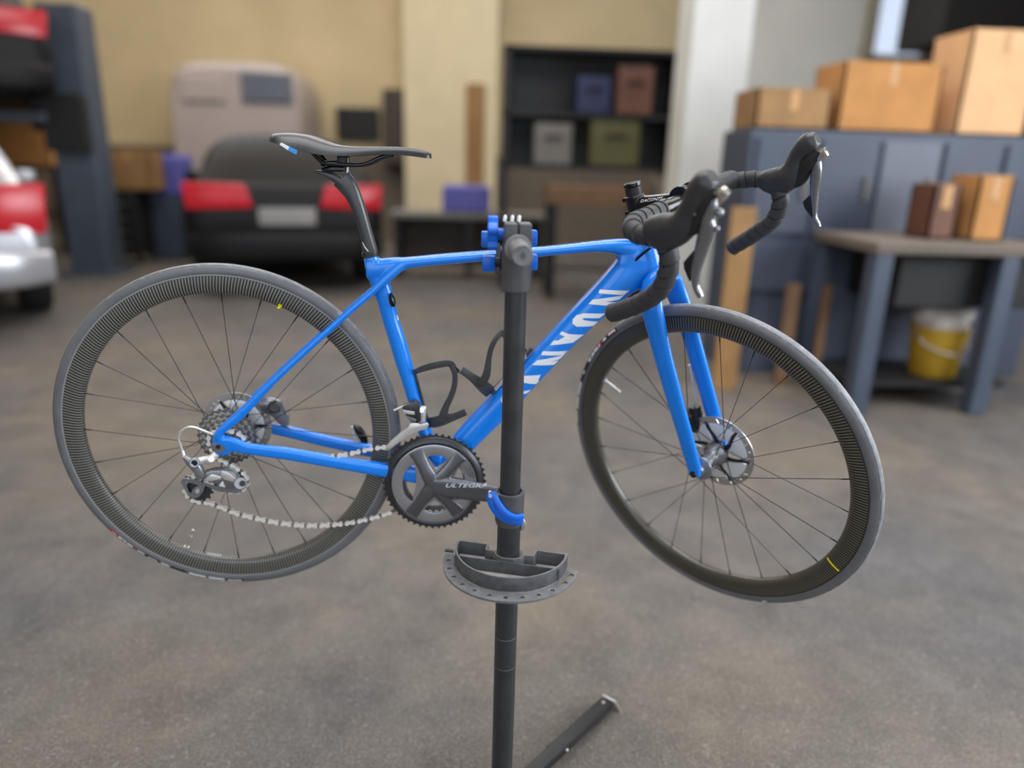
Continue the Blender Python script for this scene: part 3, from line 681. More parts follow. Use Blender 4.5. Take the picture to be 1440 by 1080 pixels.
# small white print along the top tube, the seat tube emblem and the chainstay print
tt = [((0.5877,0.0000,0.4042), (0.5984,0.0000,0.4059)), ((0.6024,0.0000,0.4066), (0.6118,0.0000,0.4082)), ((0.6171,0.0000,0.4090), (0.6305,0.0000,0.4114)), ((0.6359,0.0000,0.4120), (0.6439,0.0000,0.4136)), ((0.6520,0.0000,0.4149), (0.6654,0.0000,0.4170)), ((0.6735,0.0000,0.4183), (0.6869,0.0000,0.4207)), ((0.6949,0.0000,0.4220), (0.7057,0.0000,0.4240))]
for a, b_ in tt:
    obj('top_tube_print', decal(ft, [(a[0], -.006, .5), (b_[0], -.006, .5), (b_[0], .008, .5), (a[0], .008, .5)], d=(0, 0, -1), back=.05), 'rub_dark', frame)
obj('seat_tube_emblem', decal(ft, [((0.3159,-0.0120,0.2871)[0]+.0066*math.cos(q)+.002*math.sin(q)*-1, -.02, (0.3159,-0.0120,0.2871)[2]+.0135*math.sin(q)) for q in [2*PI*i/24 for i in range(24)]]), 'rub_dark', frame)
dec('emblem_mark', [(0.3139,-0.0200,0.2986), (0.3172,-0.0200,0.2974), (0.3208,-0.0200,0.2821), (0.3175,-0.0200,0.2805), (0.3133,-0.0200,0.2925)], off=.0008)
dec('seat_tube_print', [(0.3247,-0.0200,0.2593), (0.3266,-0.0200,0.2602), (0.3294,-0.0200,0.2510), (0.3273,-0.0200,0.2504)])
dec('axle_cover', [(-0.0152,-0.0700,-0.0054), (-0.0136,-0.0700,0.0005), (-0.0094,-0.0700,0.0051), (-0.0028,-0.0700,0.0046), (0.0076,-0.0700,0.0014), (0.0113,-0.0700,-0.0028), (0.0104,-0.0700,-0.0086), (0.0056,-0.0700,-0.0125), (-0.0064,-0.0700,-0.0145), (-0.0129,-0.0700,-0.0118)], 'grey_alloy', off=.0012)
obj('axle_bolt', cyl((-.0015, -.0735, -.0015), (-.0015, -.062, -.0015), .0042, 16), 'rub_dark', frame)
obj('bottom_bracket_cup', join(lathe([(.013, -.049), (.022, -.049), (.0225, -.040), (.013, -.040)], 28, BB), lathe([(.013, .049), (.022, .049), (.0225, .040), (.013, .040)], 28, BB)), 'black', bike)
obj('brake_hose', tube([(0.7890,-0.0450,0.4167), (0.7809,-0.0340,0.4057), (0.7739,-0.0280,0.3966), (0.7686,-0.0200,0.3873)], .0027, 8, 14), 'black_gloss', bike)

# ---- seatpost and saddle
SPo = [(0.2720,0.0000,0.3694,0.0149), (0.2709,0.0000,0.3773,0.0145), (0.2651,0.0000,0.4032,0.0124), (0.2512,0.0000,0.4475,0.0133), (0.2398,0.0000,0.4749,0.0153), (0.2289,0.0000,0.4916,0.0184), (0.2187,0.0000,0.5028,0.0193)]
sv = loft([(r[0], 0, r[2], r[3]*.97, w, 2.3) for r, w in zip(SPo, [.0135, .0135, .0135, .0135, .013, .0125, .012])], 24, 40)
sv2 = loft([(*(0.2443,0.0000,0.4706), .008, .0115, 2.6), (*(0.2187,0.0000,0.4966), .0085, .0125, 2.8), (*(0.1958,0.0000,0.5075), .006, .0125, 3), (*(0.1731,0.0000,0.5122), .0028, .012, 3)], 20, 20)
post = link('seatpost', fuse(join(sv, sv2), .0013, 3, 'seatpost'), bike, 'carbon_dark')
obj('post_mark', decal(bvh(post.data), [(0.2580,-0.0140,0.3918), (0.2596,-0.0140,0.3924), (0.2648,-0.0140,0.3837), (0.2709,-0.0140,0.3767), (0.2693,-0.0140,0.3758), (0.2629,-0.0140,0.3825)]), 'white', post)
obj('post_collar', loft([(*(0.2717,0.0000,0.3654), .0158, .0152, 2.2), (*(0.2709,0.0000,0.3727), .0152, .0148, 2.2)], 24), 'black', bike)
cl = empty('seat_clamp', bike)
obj('lower_cradle', loft([(*(0.1870,0.0000,0.5156), .0045, .017, 3), (*(0.2060,0.0000,0.5193), .006, .022, 3), (*(0.2263,0.0000,0.5200), .005, .02, 3)], 18, 12), 'black_gloss', cl)
obj('upper_plate', loft([(*(0.1858,0.0000,0.5241), .003, .020, 3), (*(0.1960,0.0000,0.5279), .004, .026, 3), (*(0.2162,0.0000,0.5292), .004, .026, 3), (*(0.2251,0.0000,0.5267), .003, .02, 3)], 18, 14), 'black_gloss', cl)
obj('bolt', cyl((0.2289,0.0000,0.5097), (0.2289,0.0000,0.5393), .003, 12), 'steel', cl)
obj('bolt', cyl((0.1920,0.0000,0.5073), (0.1922,0.0000,0.5319), .003, 12), 'steel', cl)
obj('cushion_block', box((0.2226,0.0000,0.5364), (.016, .05, .018), bev=.004), 'black', cl)
sad = empty('saddle', bike)
srows = [ # centre-top point, near-edge point, half width
 ((0.0997,0.0000,0.5645), (0.1089,-0.0300,0.5584), .030), ((0.1055,0.0000,0.5715), (0.1168,-0.0520,0.5572), .052), ((0.1192,0.0000,0.5740), (0.1313,-0.0630,0.5544), .063), ((0.1415,0.0000,0.5752), (0.1492,-0.0690,0.5498), .069), ((0.1664,0.0000,0.5733), (0.1727,-0.0680,0.5444), .068),
 ((0.1888,-0.0000,0.5670), (0.1928,-0.0610,0.5418), .061), ((0.2125,0.0000,0.5613), (0.2125,-0.0500,0.5415), .050), ((0.2440,0.0000,0.5598), (0.2421,-0.0370,0.5435), .037), ((0.2819,0.0000,0.5620), (0.2778,-0.0270,0.5478), .027),
 ((0.3199,0.0000,0.5642), (0.3172,-0.0225,0.5505), .0225), ((0.3556,0.0000,0.5631), (0.3523,-0.0205,0.5492), .0205), ((0.3723,0.0000,0.5608), (0.3699,-0.0180,0.5479), .018), ((0.3795,0.0000,0.5561), (0.3783,-0.0100,0.5480), .010)]
rows = crom([(a[0], a[2], b_[2], w) for a, b_, w in srows], 44)
V = []; nn = 30
for x, zt, ze, w in rows:
    for j in range(nn):
        q = j/(nn-1); t = -1+2*q
        z = zt-(zt-ze)*(0.16*abs(t)**2+0.84*abs(t)**5.5)
        if abs(t) < .12 and .13 < x < .33: z -= .0022*(1-abs(t)/.12)
        V.append((x, t*w, z))
    for j in range(nn):
        t = 1-2*j/(nn-1)
        V.append((x, t*w*.94, max(ze-.0015, min(ze+.0045, zt-.004)) - (0.0025 if abs(t) > .97 else 0)))
obj('shell', (V, rings_to_faces(len(rows), nn*2)), 'saddle', sad, ang=60)
for sy in (-1, 1):
    obj('rail', tube([(0.1697,-0.0300,0.5483)[:1]+(sy*.030, (0.1697,-0.0300,0.5483)[2]), (0.1810,-0.0260,0.5360)[:1]+(sy*.026, (0.1810,-0.0260,0.5360)[2]), (0.1913,-0.0220,0.5282)[:1]+(sy*.022, (0.1913,-0.0220,0.5282)[2]), (0.2224,-0.0220,0.5273)[:1]+(sy*.022, (0.2224,-0.0220,0.5273)[2]), (0.2573,-0.0220,0.5290)[:1]+(sy*.022, (0.2573,-0.0220,0.5290)[2]), (0.2722,-0.0210,0.5342)[:1]+(sy*.021, (0.2722,-0.0210,0.5342)[2]), (0.2905,-0.0180,0.5439)[:1]+(sy*.018, (0.2905,-0.0180,0.5439)[2]), (0.3114,-0.0140,0.5502)[:1]+(sy*.014, (0.3114,-0.0140,0.5502)[2])], .0036, 10, 50), 'black_gloss', sad)
obj('badge', prism([(0.1273,-0.0710,0.5538), (0.1298,-0.0710,0.5567), (0.1437,-0.0730,0.5510), (0.1418,-0.0730,0.5455)], .004, (0, 1, 0)), 'white', sad, False)
obj('badge', prism([(0.1418,-0.0730,0.5455), (0.1437,-0.0730,0.5510), (0.1561,-0.0735,0.5465), (0.1550,-0.0735,0.5397)], .004, (0, 1, 0)), 'cyan', sad, False)

# ---- wheels
def make_wheel(name, rimm, parent, phase, lace, rear):
    w = empty(name, parent)
    R0, rt = 0.32238, 0.01362
    # tyre: sidewall and tread separate
    def torus(p0, p1, nph, n=160, r=rt, flat=1.0):
        prof = []
        for i in range(nph):
            q = p0+(p1-p0)*i/(nph-1); prof.append((R0+r*math.cos(q), r*math.sin(q)))
        return prof
    prof = torus(-2.35, 2.35, 27)
    prof = [(max(r, .3135), y) for r, y in prof]
    ty = obj('tire', lathe(prof+[(.3135, .008), (.3135, -.008)], 180, closed=True), 'rubber', w, ang=70)
    tp = [(r+.0006, y) for r, y in torus(-.62, .62, 9)]
    tread = obj('tread', lathe(tp, 180, caps=False), 'tread', w, ang=70)
    rb, yb = 0.31471, 0.01219
    pr = [(rb+.0015, -yb*.80), (rb+.001, -yb*.98), (rb-.003, -yb), (.300, -.0128), (.290, -.0118), (.2835, -.0088), (.2805, -.0045), (.2798, 0)]
    pr = pr+[(r, -y) for r, y in reversed(pr[:-1])]
    rim = obj('rim', lathe(pr, 200, closed=True), rimm, w, ang=50)
    obj('rim_edge', join(lathe([(rb+.0016, -yb*.80), (rb+.0024, -yb*1.03), (rb+.0004, -yb*1.05), (rb-.0004, -yb*.97)], 180, closed=True), lathe([(rb+.0016, yb*.80), (rb+.0024, yb*1.03), (rb+.0004, yb*1.05), (rb-.0004, yb*.97)], 180, closed=True)), 'rim_line' if rear else 'ring', w)
    # spokes: 24, alternately to each flange, leaning in turn forward and back
    yR, yL = (-.018, .030) if rear else (-.034, .026)
    for k in range(24):
        q = math.radians(phase+15*k)
        s = -1 if (k+lace) % 2 == 0 else 1
        y = yR if s < 0 else yL
        fr = .023
        d = 1 if ((k+lace)//2) % 2 == 0 else -1
        hq = q+d*math.radians(68 if not rear else 74)
        a = Vector((.2805*math.cos(q), s*.002, .2805*math.sin(q)))
        b_ = Vector((fr*math.cos(hq), y, fr*math.sin(hq)))
        t = (b_-a).normalized()
        sp = loft([(*(a-t*.004), .0014, .0014, 2), (*(a+t*.013), .0014, .0014, 2), (*(a+t*.015), .00085, .0010, 2), (*(a+t*.03), .0006, .0012, 2), (*(b_-t*.02), .0006, .0012, 2), (*b_, .0010, .0010, 2)], 8)
        obj('spoke', sp, 'spoke', w)
    return w
def spin(vf, parent, name, m): return obj(name, vf, m, parent)
rw = make_wheel('rear_wheel', 'rim_r', bike, 0.9, 0, True)
obj('hub', lathe([(.008, -.066), (.0095, -.066), (.0095, -.055), (.016, -.030), (.017, -.022), (.027, -.020), (.027, -.016), (.015, -.010), (.013, .015), (.016, .026), (.026, .028), (.026, .032), (.018, .034), (.017, .046), (.0095, .048), (.0095, .066), (.008, .066)], 36), 'brake_dark', rw)
def rotor(parent, y, R, finm):
    # steel braking ring with slots, finned alloy carrier, dark spider
    def slot(q, r0, r1, wd, sk):
        c, s = math.cos(q), math.sin(q); c2, s2 = math.cos(q+sk), math.sin(q+sk)
        a = Vector((r0*c, y, r0*s)); b_ = Vector((r1*c2, y, r1*s2)); n = Vector((-(b_-a).normalized().z, 0, (b_-a).normalized().x))*wd
        return [a-n, b_-n, b_+n, a+n]
    n = 96
    outer = [(R*math.cos(2*PI*i/n), y, R*math.sin(2*PI*i/n)) for i in range(n)]
    inner = [((R-.0155)*math.cos(2*PI*i/n), y, (R-.0155)*math.sin(2*PI*i/n)) for i in range(n)]
    hs = [inner]
    for k in range(30):
        q = 2*PI*k/30
        if k % 5 == 4: continue
        if k % 5 == 2: hs.append([(x*1, y, z) for x, z in [((R-.008)*math.cos(q)+.0026*math.cos(u), (R-.008)*math.sin(q)+.0026*math.sin(u)) for u in [2*PI*i/8 for i in range(8)]]])
        else: hs.append(slot(q, R-.0125, R-.0045, .0012, .05 if k % 2 else .075))
    obj('rotor_ring', prism(outer, .0018, (0, 1, 0), 0, hs), 'steel', parent, ang=30)
    fins = []
    for k in range(6):
        q0, q1 = 2*PI*k/6+.08, 2*PI*(k+1)/6-.05
        pts = [((R-.0150)*math.cos(q0+(q1-q0)*i/10), y-.0006, (R-.0150)*math.sin(q0+(q1-q0)*i/10)) for i in range(11)]
        pts += [(R*.36*math.cos(q1-.10-(q1-q0-.2)*i/6), y-.0006, R*.36*math.sin(q1-.10-(q1-q0-.2)*i/6)) for i in range(7)]
        obj('rotor_fin', prism(pts, .0026, (0, 1, 0), .0004), finm, parent, ang=30)
    arms = []
    for k in range(6):
        q = 2*PI*k/6+.03
        arms.append(loft([(.016*math.cos(q-.5), y, .016*math.sin(q-.5), .006, .0022, 3), (R*.42*math.cos(q-.22), y, R*.42*math.sin(q-.22), .0045, .0022, 3), ((R-.022)*math.cos(q), y, (R-.022)*math.sin(q), .0034, .0020, 3), ((R-.010)*math.cos(q), y, (R-.010)*math.sin(q), .0022, .0018, 3)], 10, 10))
    obj('rotor_spider', join(*arms, lathe([(.010, y-.004), (.021, y-.004), (.022, y+.003), (.010, y+.003)], 32, closed=True)), 'brake_dark', parent)
rotor(rw, .0415, .070, 'alu')
# cassette: eleven toothed sprockets
def gear(n, ro, ri, y, th, tooth=.0032):
    pts = []
    for k in range(n):
        for f, r in ((0, ro-tooth), (.18, ro-tooth), (.38, ro), (.56, ro), (.78, ro-tooth)):
            q = 2*PI*(k+f)/n; pts.append((r*math.cos(q), y, r*math.sin(q)))
    m = max(24, n); hole = [(ri*math.cos(2*PI*i/m), y, ri*math.sin(2*PI*i/m)) for i in range(m)]
    return prism(pts, th, (0, 1, 0), 0, [hole])
cas = empty('cassette', bike)
teeth = [28, 25, 23, 21, 19, 17, 15, 14, 13, 12, 11]
for i, t in enumerate(teeth):
    ro = t*.0127/(2*PI)+.0022; y = -.0215-i*.0036
    sp = obj('sprocket', gear(t, ro, max(.014, ro-.018) if i < 7 else .013, y, .0018), 'steel' if i % 2 else 'sprocket_dark', cas, ang=30)
    sp.rotation_euler = (0, random.uniform(0, 1), 0)
obj('carrier', lathe([(.012, -.060), (.0155, -.060), (.017, -.055), (.019, -.040), (.024, -.030), (.036, -.023), (.036, -.0215), (.012, -.0215)], 36, closed=True), 'ring', cas)
# rear valve and marks
def polar(q, r, y): return (r*math.cos(q), y, r*math.sin(q))
def tyre_mark(parent, q0, q1, p0, p1, m, off=.0004, name='tire_print'):
    # flat print lying on the tyre wall: angle along the wheel, angle around the tyre section
    R0, rt = 0.32238, 0.01362+off
    q1 = q0+((q1-q0+PI) % (2*PI))-PI
    nq = max(2, int(abs(q1-q0)/.02)+1); V = []; F = []
    for i in range(nq+1):
        q = q0+(q1-q0)*i/nq
        for j in range(4):
            ph = p0+(p1-p0)*j/3
            V.append(polar(q, R0+rt*math.cos(ph), rt*math.sin(ph)))
    for i in range(nq):
        for j in range(3): F.append((i*4+j, i*4+j+1, i*4+j+5, i*4+j+4))
    return obj(name, (V, F), m, parent)
def valve(parent, deg, m='steel'):
    q = math.radians(deg); a, b_ = Vector(polar(q, .281, 0)), Vector(polar(q, .236, 0)); t = (b_-a).normalized()
    obj('valve', join(cyl(a, a+t*.003, .0055, 14), cyl(a+t*.002, a+t*.030, .0030, 12), cyl(a+t*.030, a+t*.042, .0019, 10), cyl(a+t*.039, a+t*.045, .0026, 10)), m, parent)
valve(rw, 248.5)
def ang_of(c): return math.atan2(c[2], c[0])
def rim_mark(parent, c0, c1, wd, m, name='rim_mark', y=-.0138):
    a, b_ = Vector((c0[0], y, c0[2])), Vector((c1[0], y, c1[2])); n = Vector((-(b_-a).normalized().z, 0, (b_-a).normalized().x))*wd
    rt_ = bvh([c for c in parent.children if c.name.startswith('rim') and not c.name.startswith('rim_')][0].data)
    obj(name, decal(rt_, [a-n, b_-n, b_+n, a+n], back=.05), m, parent)
def rim_sticker(parent, q0, q1, m='rim_line'):
    V = [polar(q0+(q1-q0)*i/6, .2797 if j in (1, 2) else .2801, y) for i in range(7) for j, y in enumerate((-.0042, -.0015, .0015, .0042))]
    F = [(i*4+j, i*4+j+1, i*4+j+5, i*4+j+4) for i in range(6) for j in range(3)]
    obj('rim_sticker', (V, F), m, parent)
rim_sticker(rw, math.radians(257.5), math.radians(263.5), 'rim_line')
rim_mark(rw, (0.1063,0.0000,0.2671), (0.1041,0.0000,0.2594), .0035, 'yellow')
# print on the rear tyre wall: white, red and black blocks
tmarks = [((-0.2491,0.0000,-0.2186), (-0.2349,0.0000,-0.2345), -.85, -1.35, 'red', 3), ((-0.2453,0.0000,-0.2234), (-0.2376,0.0000,-0.2329), -1.0, -1.15, 'white', 5), ((-0.2337,0.0000,-0.2361), (-0.2190,0.0000,-0.2471), -.85, -1.35, 'white', 3), ((-0.2298,0.0000,-0.2409), (-0.2217,0.0000,-0.2455), -1.0, -1.2, 'rub_dark', 5),
 ((-0.2163,0.0000,-0.2487), (-0.2056,0.0000,-0.2566), -.9, -1.3, 'white', 3), ((-0.2056,0.0000,-0.2566), (-0.1989,0.0000,-0.2630), -.9, -1.3, 'red', 3), ((-0.1962,0.0000,-0.2646), (-0.1841,0.0000,-0.2742), -.9, -1.25, 'white', 3), ((-0.1842,0.0000,-0.2758), (-0.1552,0.0000,-0.2917), -.85, -1.4, 'rub_dark', 3), ((-0.1774,0.0000,-0.2807), (-0.1594,0.0000,-0.2902), -1.0, -1.2, 'white', 5),
 ((-0.1525,0.0000,-0.2950), (-0.1372,0.0000,-0.3030), -.9, -1.3, 'white', 3), ((-0.1345,0.0000,-0.3063), (-0.1032,0.0000,-0.3172), -.9, -1.35, 'rub_dark', 3), ((-0.0975,0.0000,-0.3188), (-0.0628,0.0000,-0.3263), -.85, -1.35, 'white', 3), ((-0.0570,0.0000,-0.3278), (-0.0249,0.0000,-0.3320), -.85, -1.35, 'white', 3), ((-0.0219,0.0000,-0.3319), (0.0163,0.0000,-0.3360), -.85, -1.4, 'rub_dark', 3), ((-0.0175,0.0000,-0.3327), (0.0119,0.0000,-0.3352), -1.0, -1.25, 'white', 5)]
for a, b_, p0, p1, m, k in tmarks: tyre_mark(rw, ang_of(a), ang_of(b_), p0, p1, m, .0001*k)

fw = make_wheel('front_wheel', 'rim_f', bike, 3.3, 1, False)
fw.matrix_local = ST @ Matrix.Translation(FA)
obj('hub', lathe([(.008, -.050), (.0135, -.050), (.014, -.042), (.017, -.041), (.026, -.037), (.027, -.033), (.025, -.030), (.0145, -.022), (.0135, 0), (.0155, .016), (.024, .024), (.026, .027), (.025, .030), (.018, .033), (.018, .044), (.0095, .046), (.0095, .050), (.008, .050)], 36), 'grey_alloy', fw)
rotor(fw, .0385, .080, 'alu')
def FQ(c): return math.atan2(c[2]-FA[2], c[0]-FA[0])
fmarks = [((-0.1956,0.0000,0.2393), (-0.2106,0.0000,0.2211), -.85, -1.3, 'white', 3), ((-0.1954,0.0000,0.2361), (-0.2088,0.0000,0.2201), -1.15, -1.32, 'red', 5), ((-0.2147,0.0000,0.2131), (-0.2224,0.0000,0.2037), -.9, -1.25, 'white', 3), ((-0.2242,0.0000,0.2023), (-0.2293,0.0000,0.1946), -.9, -1.3, 'red', 3), ((-0.2311,0.0000,0.1931), (-0.2450,0.0000,0.1719), -.85, -1.35, 'white', 3), ((-0.2328,0.0000,0.1900), (-0.2371,0.0000,0.1833), -.9, -1.2, 'red', 5), ((-0.2448,0.0000,0.1685), (-0.2609,0.0000,0.1434), -.85, -1.35, 'white', 3), ((-0.2502,0.0000,0.1613), (-0.2555,0.0000,0.1524), -1.0, -1.2, 'rub_dark', 5), ((-0.2714,0.0000,0.1160), (-0.2750,0.0000,0.1074), -.95, -1.25, 'white', 3), ((-0.2821,0.0000,0.0843), (-0.2898,0.0000,0.0473), -.85, -1.35, 'white', 3), ((-0.2907,0.0000,0.0431), (-0.2936,0.0000,0.0089), -.85, -1.35, 'white', 3), ((-0.2942,0.0000,0.0027), (-0.2936,0.0000,-0.0289), -.9, -1.2, 'white', 3)]
tyre_mark(fw, FQ((-0.1923,0.0000,0.2436)), FQ((-0.2934,0.0000,-0.0348)), -.72, -1.5, 'rub_dark', .0002)
for a, b_, p0, p1, m, k in fmarks: tyre_mark(fw, FQ(a), FQ(b_), p0, p1, m, .0001*k)
tyre_mark(fw, FQ((0.2125,0.0000,-0.2689)), FQ((0.2209,0.0000,-0.2629)), -1.0, -1.3, 'white', .0004)
q0 = FQ((0.3090,0.0000,-0.0826)); q1 = FQ((0.3356,0.0000,-0.0969))
def fl(c): return (c[0]-FA[0], c[1], c[2]-FA[2])
rim_mark(fw, fl((0.3094,0.0000,-0.0814)), fl((0.3356,0.0000,-0.0969)), .0018, 'yellow')
valve(fw, 161.5, 'silver')

# ---- fork
frk = []
RBl = [(-0.1080,-0.0360,0.3620,0.0271), (-0.1002,-0.0410,0.3425,0.0253), (-0.0908,-0.0460,0.3227,0.0237), (-0.0572,-0.0530,0.2458,0.0207), (-0.0346,-0.0540,0.1936,0.0198), (-0.0169,-0.0550,0.1531,0.0187), (0.0093,-0.0550,0.0939,0.0178), (0.0298,-0.0550,0.0463,0.0168), (0.0395,-0.0550,0.0227,0.0157), (0.0431,-0.0550,0.0066,0.0126)]
frk.append(loft([(r[0], r[1], r[2], r[3]*.95, w, 2.4) for r, w in zip(RBl, [.011, .011, .0115, .0105, .010, .0095, .009, .0085, .0085, .0080])], 22, 60))
frk.append(loft([(r[0], -r[1], r[2], r[3]*.95, w, 2.4) for r, w in zip(RBl, [.011, .011, .0115, .0105, .010, .0095, .009, .0085, .0085, .0080])], 22, 60))
cr = RBl[0]; c1 = RBl[1]
frk.append(loft([(c1[0]-.002, -.046, c1[2]+.002, .014, .013, 2.2), (cr[0], -.036, cr[2]+.006, .018, .016, 2.2), (cr[0]+.002, -.018, cr[2]+.016, .022, .018, 2.2), (cr[0]+.002, 0, cr[2]+.019, .023, .019, 2.2), (cr[0]+.002, .018, cr[2]+.016, .022, .018, 2.2), (cr[0], .036, cr[2]+.006, .018, .016, 2.2), (c1[0]-.002, .046, c1[2]+.002, .014, .013, 2.2)], 20, 30, (1, 0, 0)))
fk = fuse(join(*frk), .0020, 5, 'fork')
fork = link('fork', fk, bike, 'blue'); fork.matrix_local = ST
obj('axle_bolt', join(lathe([(.0, -.0665), (.0035, -.0665), (.0042, -.0655), (.0068, -.0655), (.0072, -.060), (0, -.060)], 24, FA)), 'rub_dark', fork)
obj('axle_bolt', lathe([(0, .0655), (.0068, .0655), (.0072, .060), (0, .060)], 24, FA), 'rub_dark', fork)
calf = empty('front_brake_caliper', bike); calf.matrix_local = ST
cz = (-0.0183,0.0450,0.0647)
obj('body', join(loft([(cz[0]-.008, .046, cz[2]+.030, .010, .012, 3), (cz[0]-.004, .046, cz[2]+.010, .013, .014, 3), (cz[0]+.002, .046, cz[2]-.012, .013, .014, 3), (cz[0]+.004, .046, cz[2]-.026, .008, .011, 3)], 18, 16), cyl((cz[0], .032, cz[2]), (cz[0], .062, cz[2]), .011, 20)), 'brake_dark', calf)
obj('bolt', join(cyl((cz[0]-.008, .030, cz[2]+.012), (cz[0]-.008, .036, cz[2]+.012), .0035, 12)), 'orange', calf)
obj('hose', tube([(-0.0464,0.0400,0.1891), (-0.0400,0.0400,0.1697), (-0.0315,0.0400,0.1407), (-0.0234,0.0400,0.1146), (cz[0]-.006, .042, cz[2]+.03)], .0024, 8, 24), 'silver', calf)

# rear caliper on the left chainstay
calr = empty('rear_brake_caliper', bike)
rc = (0.0775,0.0520,0.0324)
obj('body', join(loft([(*(0.0478,0.0520,0.0419), .012, .013, 3), (*(0.0650,0.0520,0.0427), .017, .015, 3), (*(0.0805,0.0520,0.0341), .018, .015, 3), (*(0.0900,0.0520,0.0159), .013, .013, 3), (*(0.0950,0.0540,0.0029), .008, .010, 3)], 18, 22)), 'grey_alloy', calr)
obj('piston_cap', cyl((0.0782,0.0340,0.0464), (0.0698,0.0660,0.0350), .013, 22, ch=.002), 'brake_dark', calr)
obj('cooling_fin', join(*[box(((0.0870,0.0500,0.0444)[0]+k*.0025, .052, (0.0870,0.0500,0.0444)[2]-.004), (.0009, .03, .030), Matrix.Rotation(-.35, 3, 'Y')) for k in range(5)]), 'steel', calr, False)
obj('hose', tube([(0.0906,0.0540,0.0011), (0.1098,0.0520,-0.0067), (0.1361,0.0500,-0.0175), (0.1597,0.0480,-0.0260), (0.1707,0.0440,-0.0295)], .0022, 8, 24), 'grey_alloy', calr)
obj('hose_grommet', sphere((0.1711,0.0420,-0.0295), .0042, 12), 'rub_dark', calr)

# ---- crankset
crk = empty('crankset', bike)
yC = -.0455
obj('chainring', gear(50, .1038, .0780, yC-.0005, .0034, .0042), 'ring', crk, ang=30)
obj('chainring_rim', lathe([(.0862, yC-.0085), (.0885, yC-.0095), (.0935, yC-.0075), (.0975, yC-.003), (.0978, yC+.001), (.0862, yC+.001)], 120, closed=True), 'ring', crk, ang=30)
obj('inner_chainring', gear(34, .0712, .0575, -.0365, .0022, .004), 'grey_alloy', crk, ang=30)
# angle of the drive-side arm in the bicycle's own plane
ca = math.radians(-5.5)
arms4 = [math.radians(d) for d in (52, -50, 119, -123)]
def ringpt(r, q, y): return (r*math.cos(q), y, r*math.sin(q))
sp_out = [ringpt(.0842, 2*PI*i/96, yC-.012) for i in range(96)]
holes = []
srt = sorted(a_ % (2*PI) for a_ in arms4)
for i in range(4):
    a0, a1 = srt[i], srt[(i+1) % 4]+(2*PI if i == 3 else 0)
    hw_ = lambda r: .0150/r
    h = []
    ri, ro2 = .036, .0625
    q0, q1 = a0+hw_(ro2), a1-hw_(ro2)
    for k in range(15): h.append(ringpt(ro2-.004*abs(2*k/14-1)**3, q0+(q1-q0)*k/14, yC-.012))
    mid = (a0+a1)/2; sp_ = (a1-a0)/2-hw_(.036)
    for k in range(9): h.append(ringpt(ri+.004*abs(2*k/8-1)**2, mid+sp_*(1-2*k/8)*.62, yC-.012))
    holes.append(h)
pl = prism(sp_out, .0065, (0, 1, 0), .0012, holes)
obj('spider_ring', pl, 'ring_pol', crk, ang=30)
for g in crk.children:
    if g.name.startswith(('chainring', 'inner_chain', 'spider')): g.location = BB
av = []
for a_ in arms4:
    av.append(loft([(.0, -.061, .0, .015, .008, 2.6), (.022*math.cos(a_), -.0605, .022*math.sin(a_), .0145, .0075, 2.6), (.045*math.cos(a_), -.0585, .045*math.sin(a_), .0125, .006, 2.6), (.066*math.cos(a_), -.0565, .066*math.sin(a_), .0135, .0045, 2.8), (.0815*math.cos(a_), -.0550, .0815*math.sin(a_), .0165, .0035, 3)], 18, 18))
for s, ang_, L, ys in ((1, ca, .168, (-.060, -.061, -.063, -.0655, -.068, -.070)),):
    av.append(loft([(r*math.cos(ang_), y, r*math.sin(ang_), h, w, 3.2) for r, y, h, w in zip((0, .03, .06, .10, .145, L), ys, (.019, .0218, .0212, .0192, .0155, .0135), (.010, .0095, .0085, .008, .0075, .0068))], 22, 40))
    av.append(cyl((L*math.cos(ang_), -.077, L*math.sin(ang_)), (L*math.cos(ang_), -.063, L*math.sin(ang_)), .0135, 24, ch=.002))
av.append(cyl((0, -.062, 0), (0, -.045, 0), .019, 28))
cm = fuse(join(*av), .0013, 4, 'crank_arm')
carm = link('crank_arm', cm, crk, 'crank'); carm.location = BB
la = ca+PI
lv = loft([(r*math.cos(la), y, r*math.sin(la), h, w, 3.2) for r, y, h, w in zip((0, .03, .06, .10, .145, .168), (.060, .062, .064, .068, .071, .073), (.019, .019, .017, .0155, .014, .0135), (.010, .009, .0085, .008, .0075, .0068))], 20, 30)
lc = obj('crank_arm', join(lv, cyl((.168*math.cos(la), .066, .168*math.sin(la)), (.168*math.cos(la), .080, .168*math.sin(la)), .0135, 20, ch=.002)), 'crank', crk)
lc.location = BB
obj('crank_axle', cyl((0, -.06, 0), (0, .06, 0), .012, 24), 'grey_alloy', crk).location = BB
# lettering on the crank arm
tx = font_mesh('ULTEGRA', .0118, 0.0, .35, 1.5)
wmax = max(v[0] for v in tx[0]); p0 = Vector((0.4297,-0.0720,-0.0678)); p1 = Vector((0.5131,-0.0720,-0.0645))
dv = (p1-p0); sc_ = dv.length/wmax; dx = dv.normalized(); dz = Vector((-dx.z, 0, dx.x))
p0 = p0-dz*.0012
ctree = bvh(cm); V = []
for v in tx[0]:
    q = p0+dx*(v[0]*sc_)+dz*(v[1]*1.0)-BB; qm = p0+dx*(v[0]*sc_)+dz*.0035-BB; h = ctree.ray_cast(Vector((qm.x, -.3, qm.z)), Vector((0, 1, 0)))
    V.append((q.x, (h[0].y if h[0] else -.071)-.0014, q.z))
obj('crank_lettering', (V, tx[1]), 'white', crk).location = BB

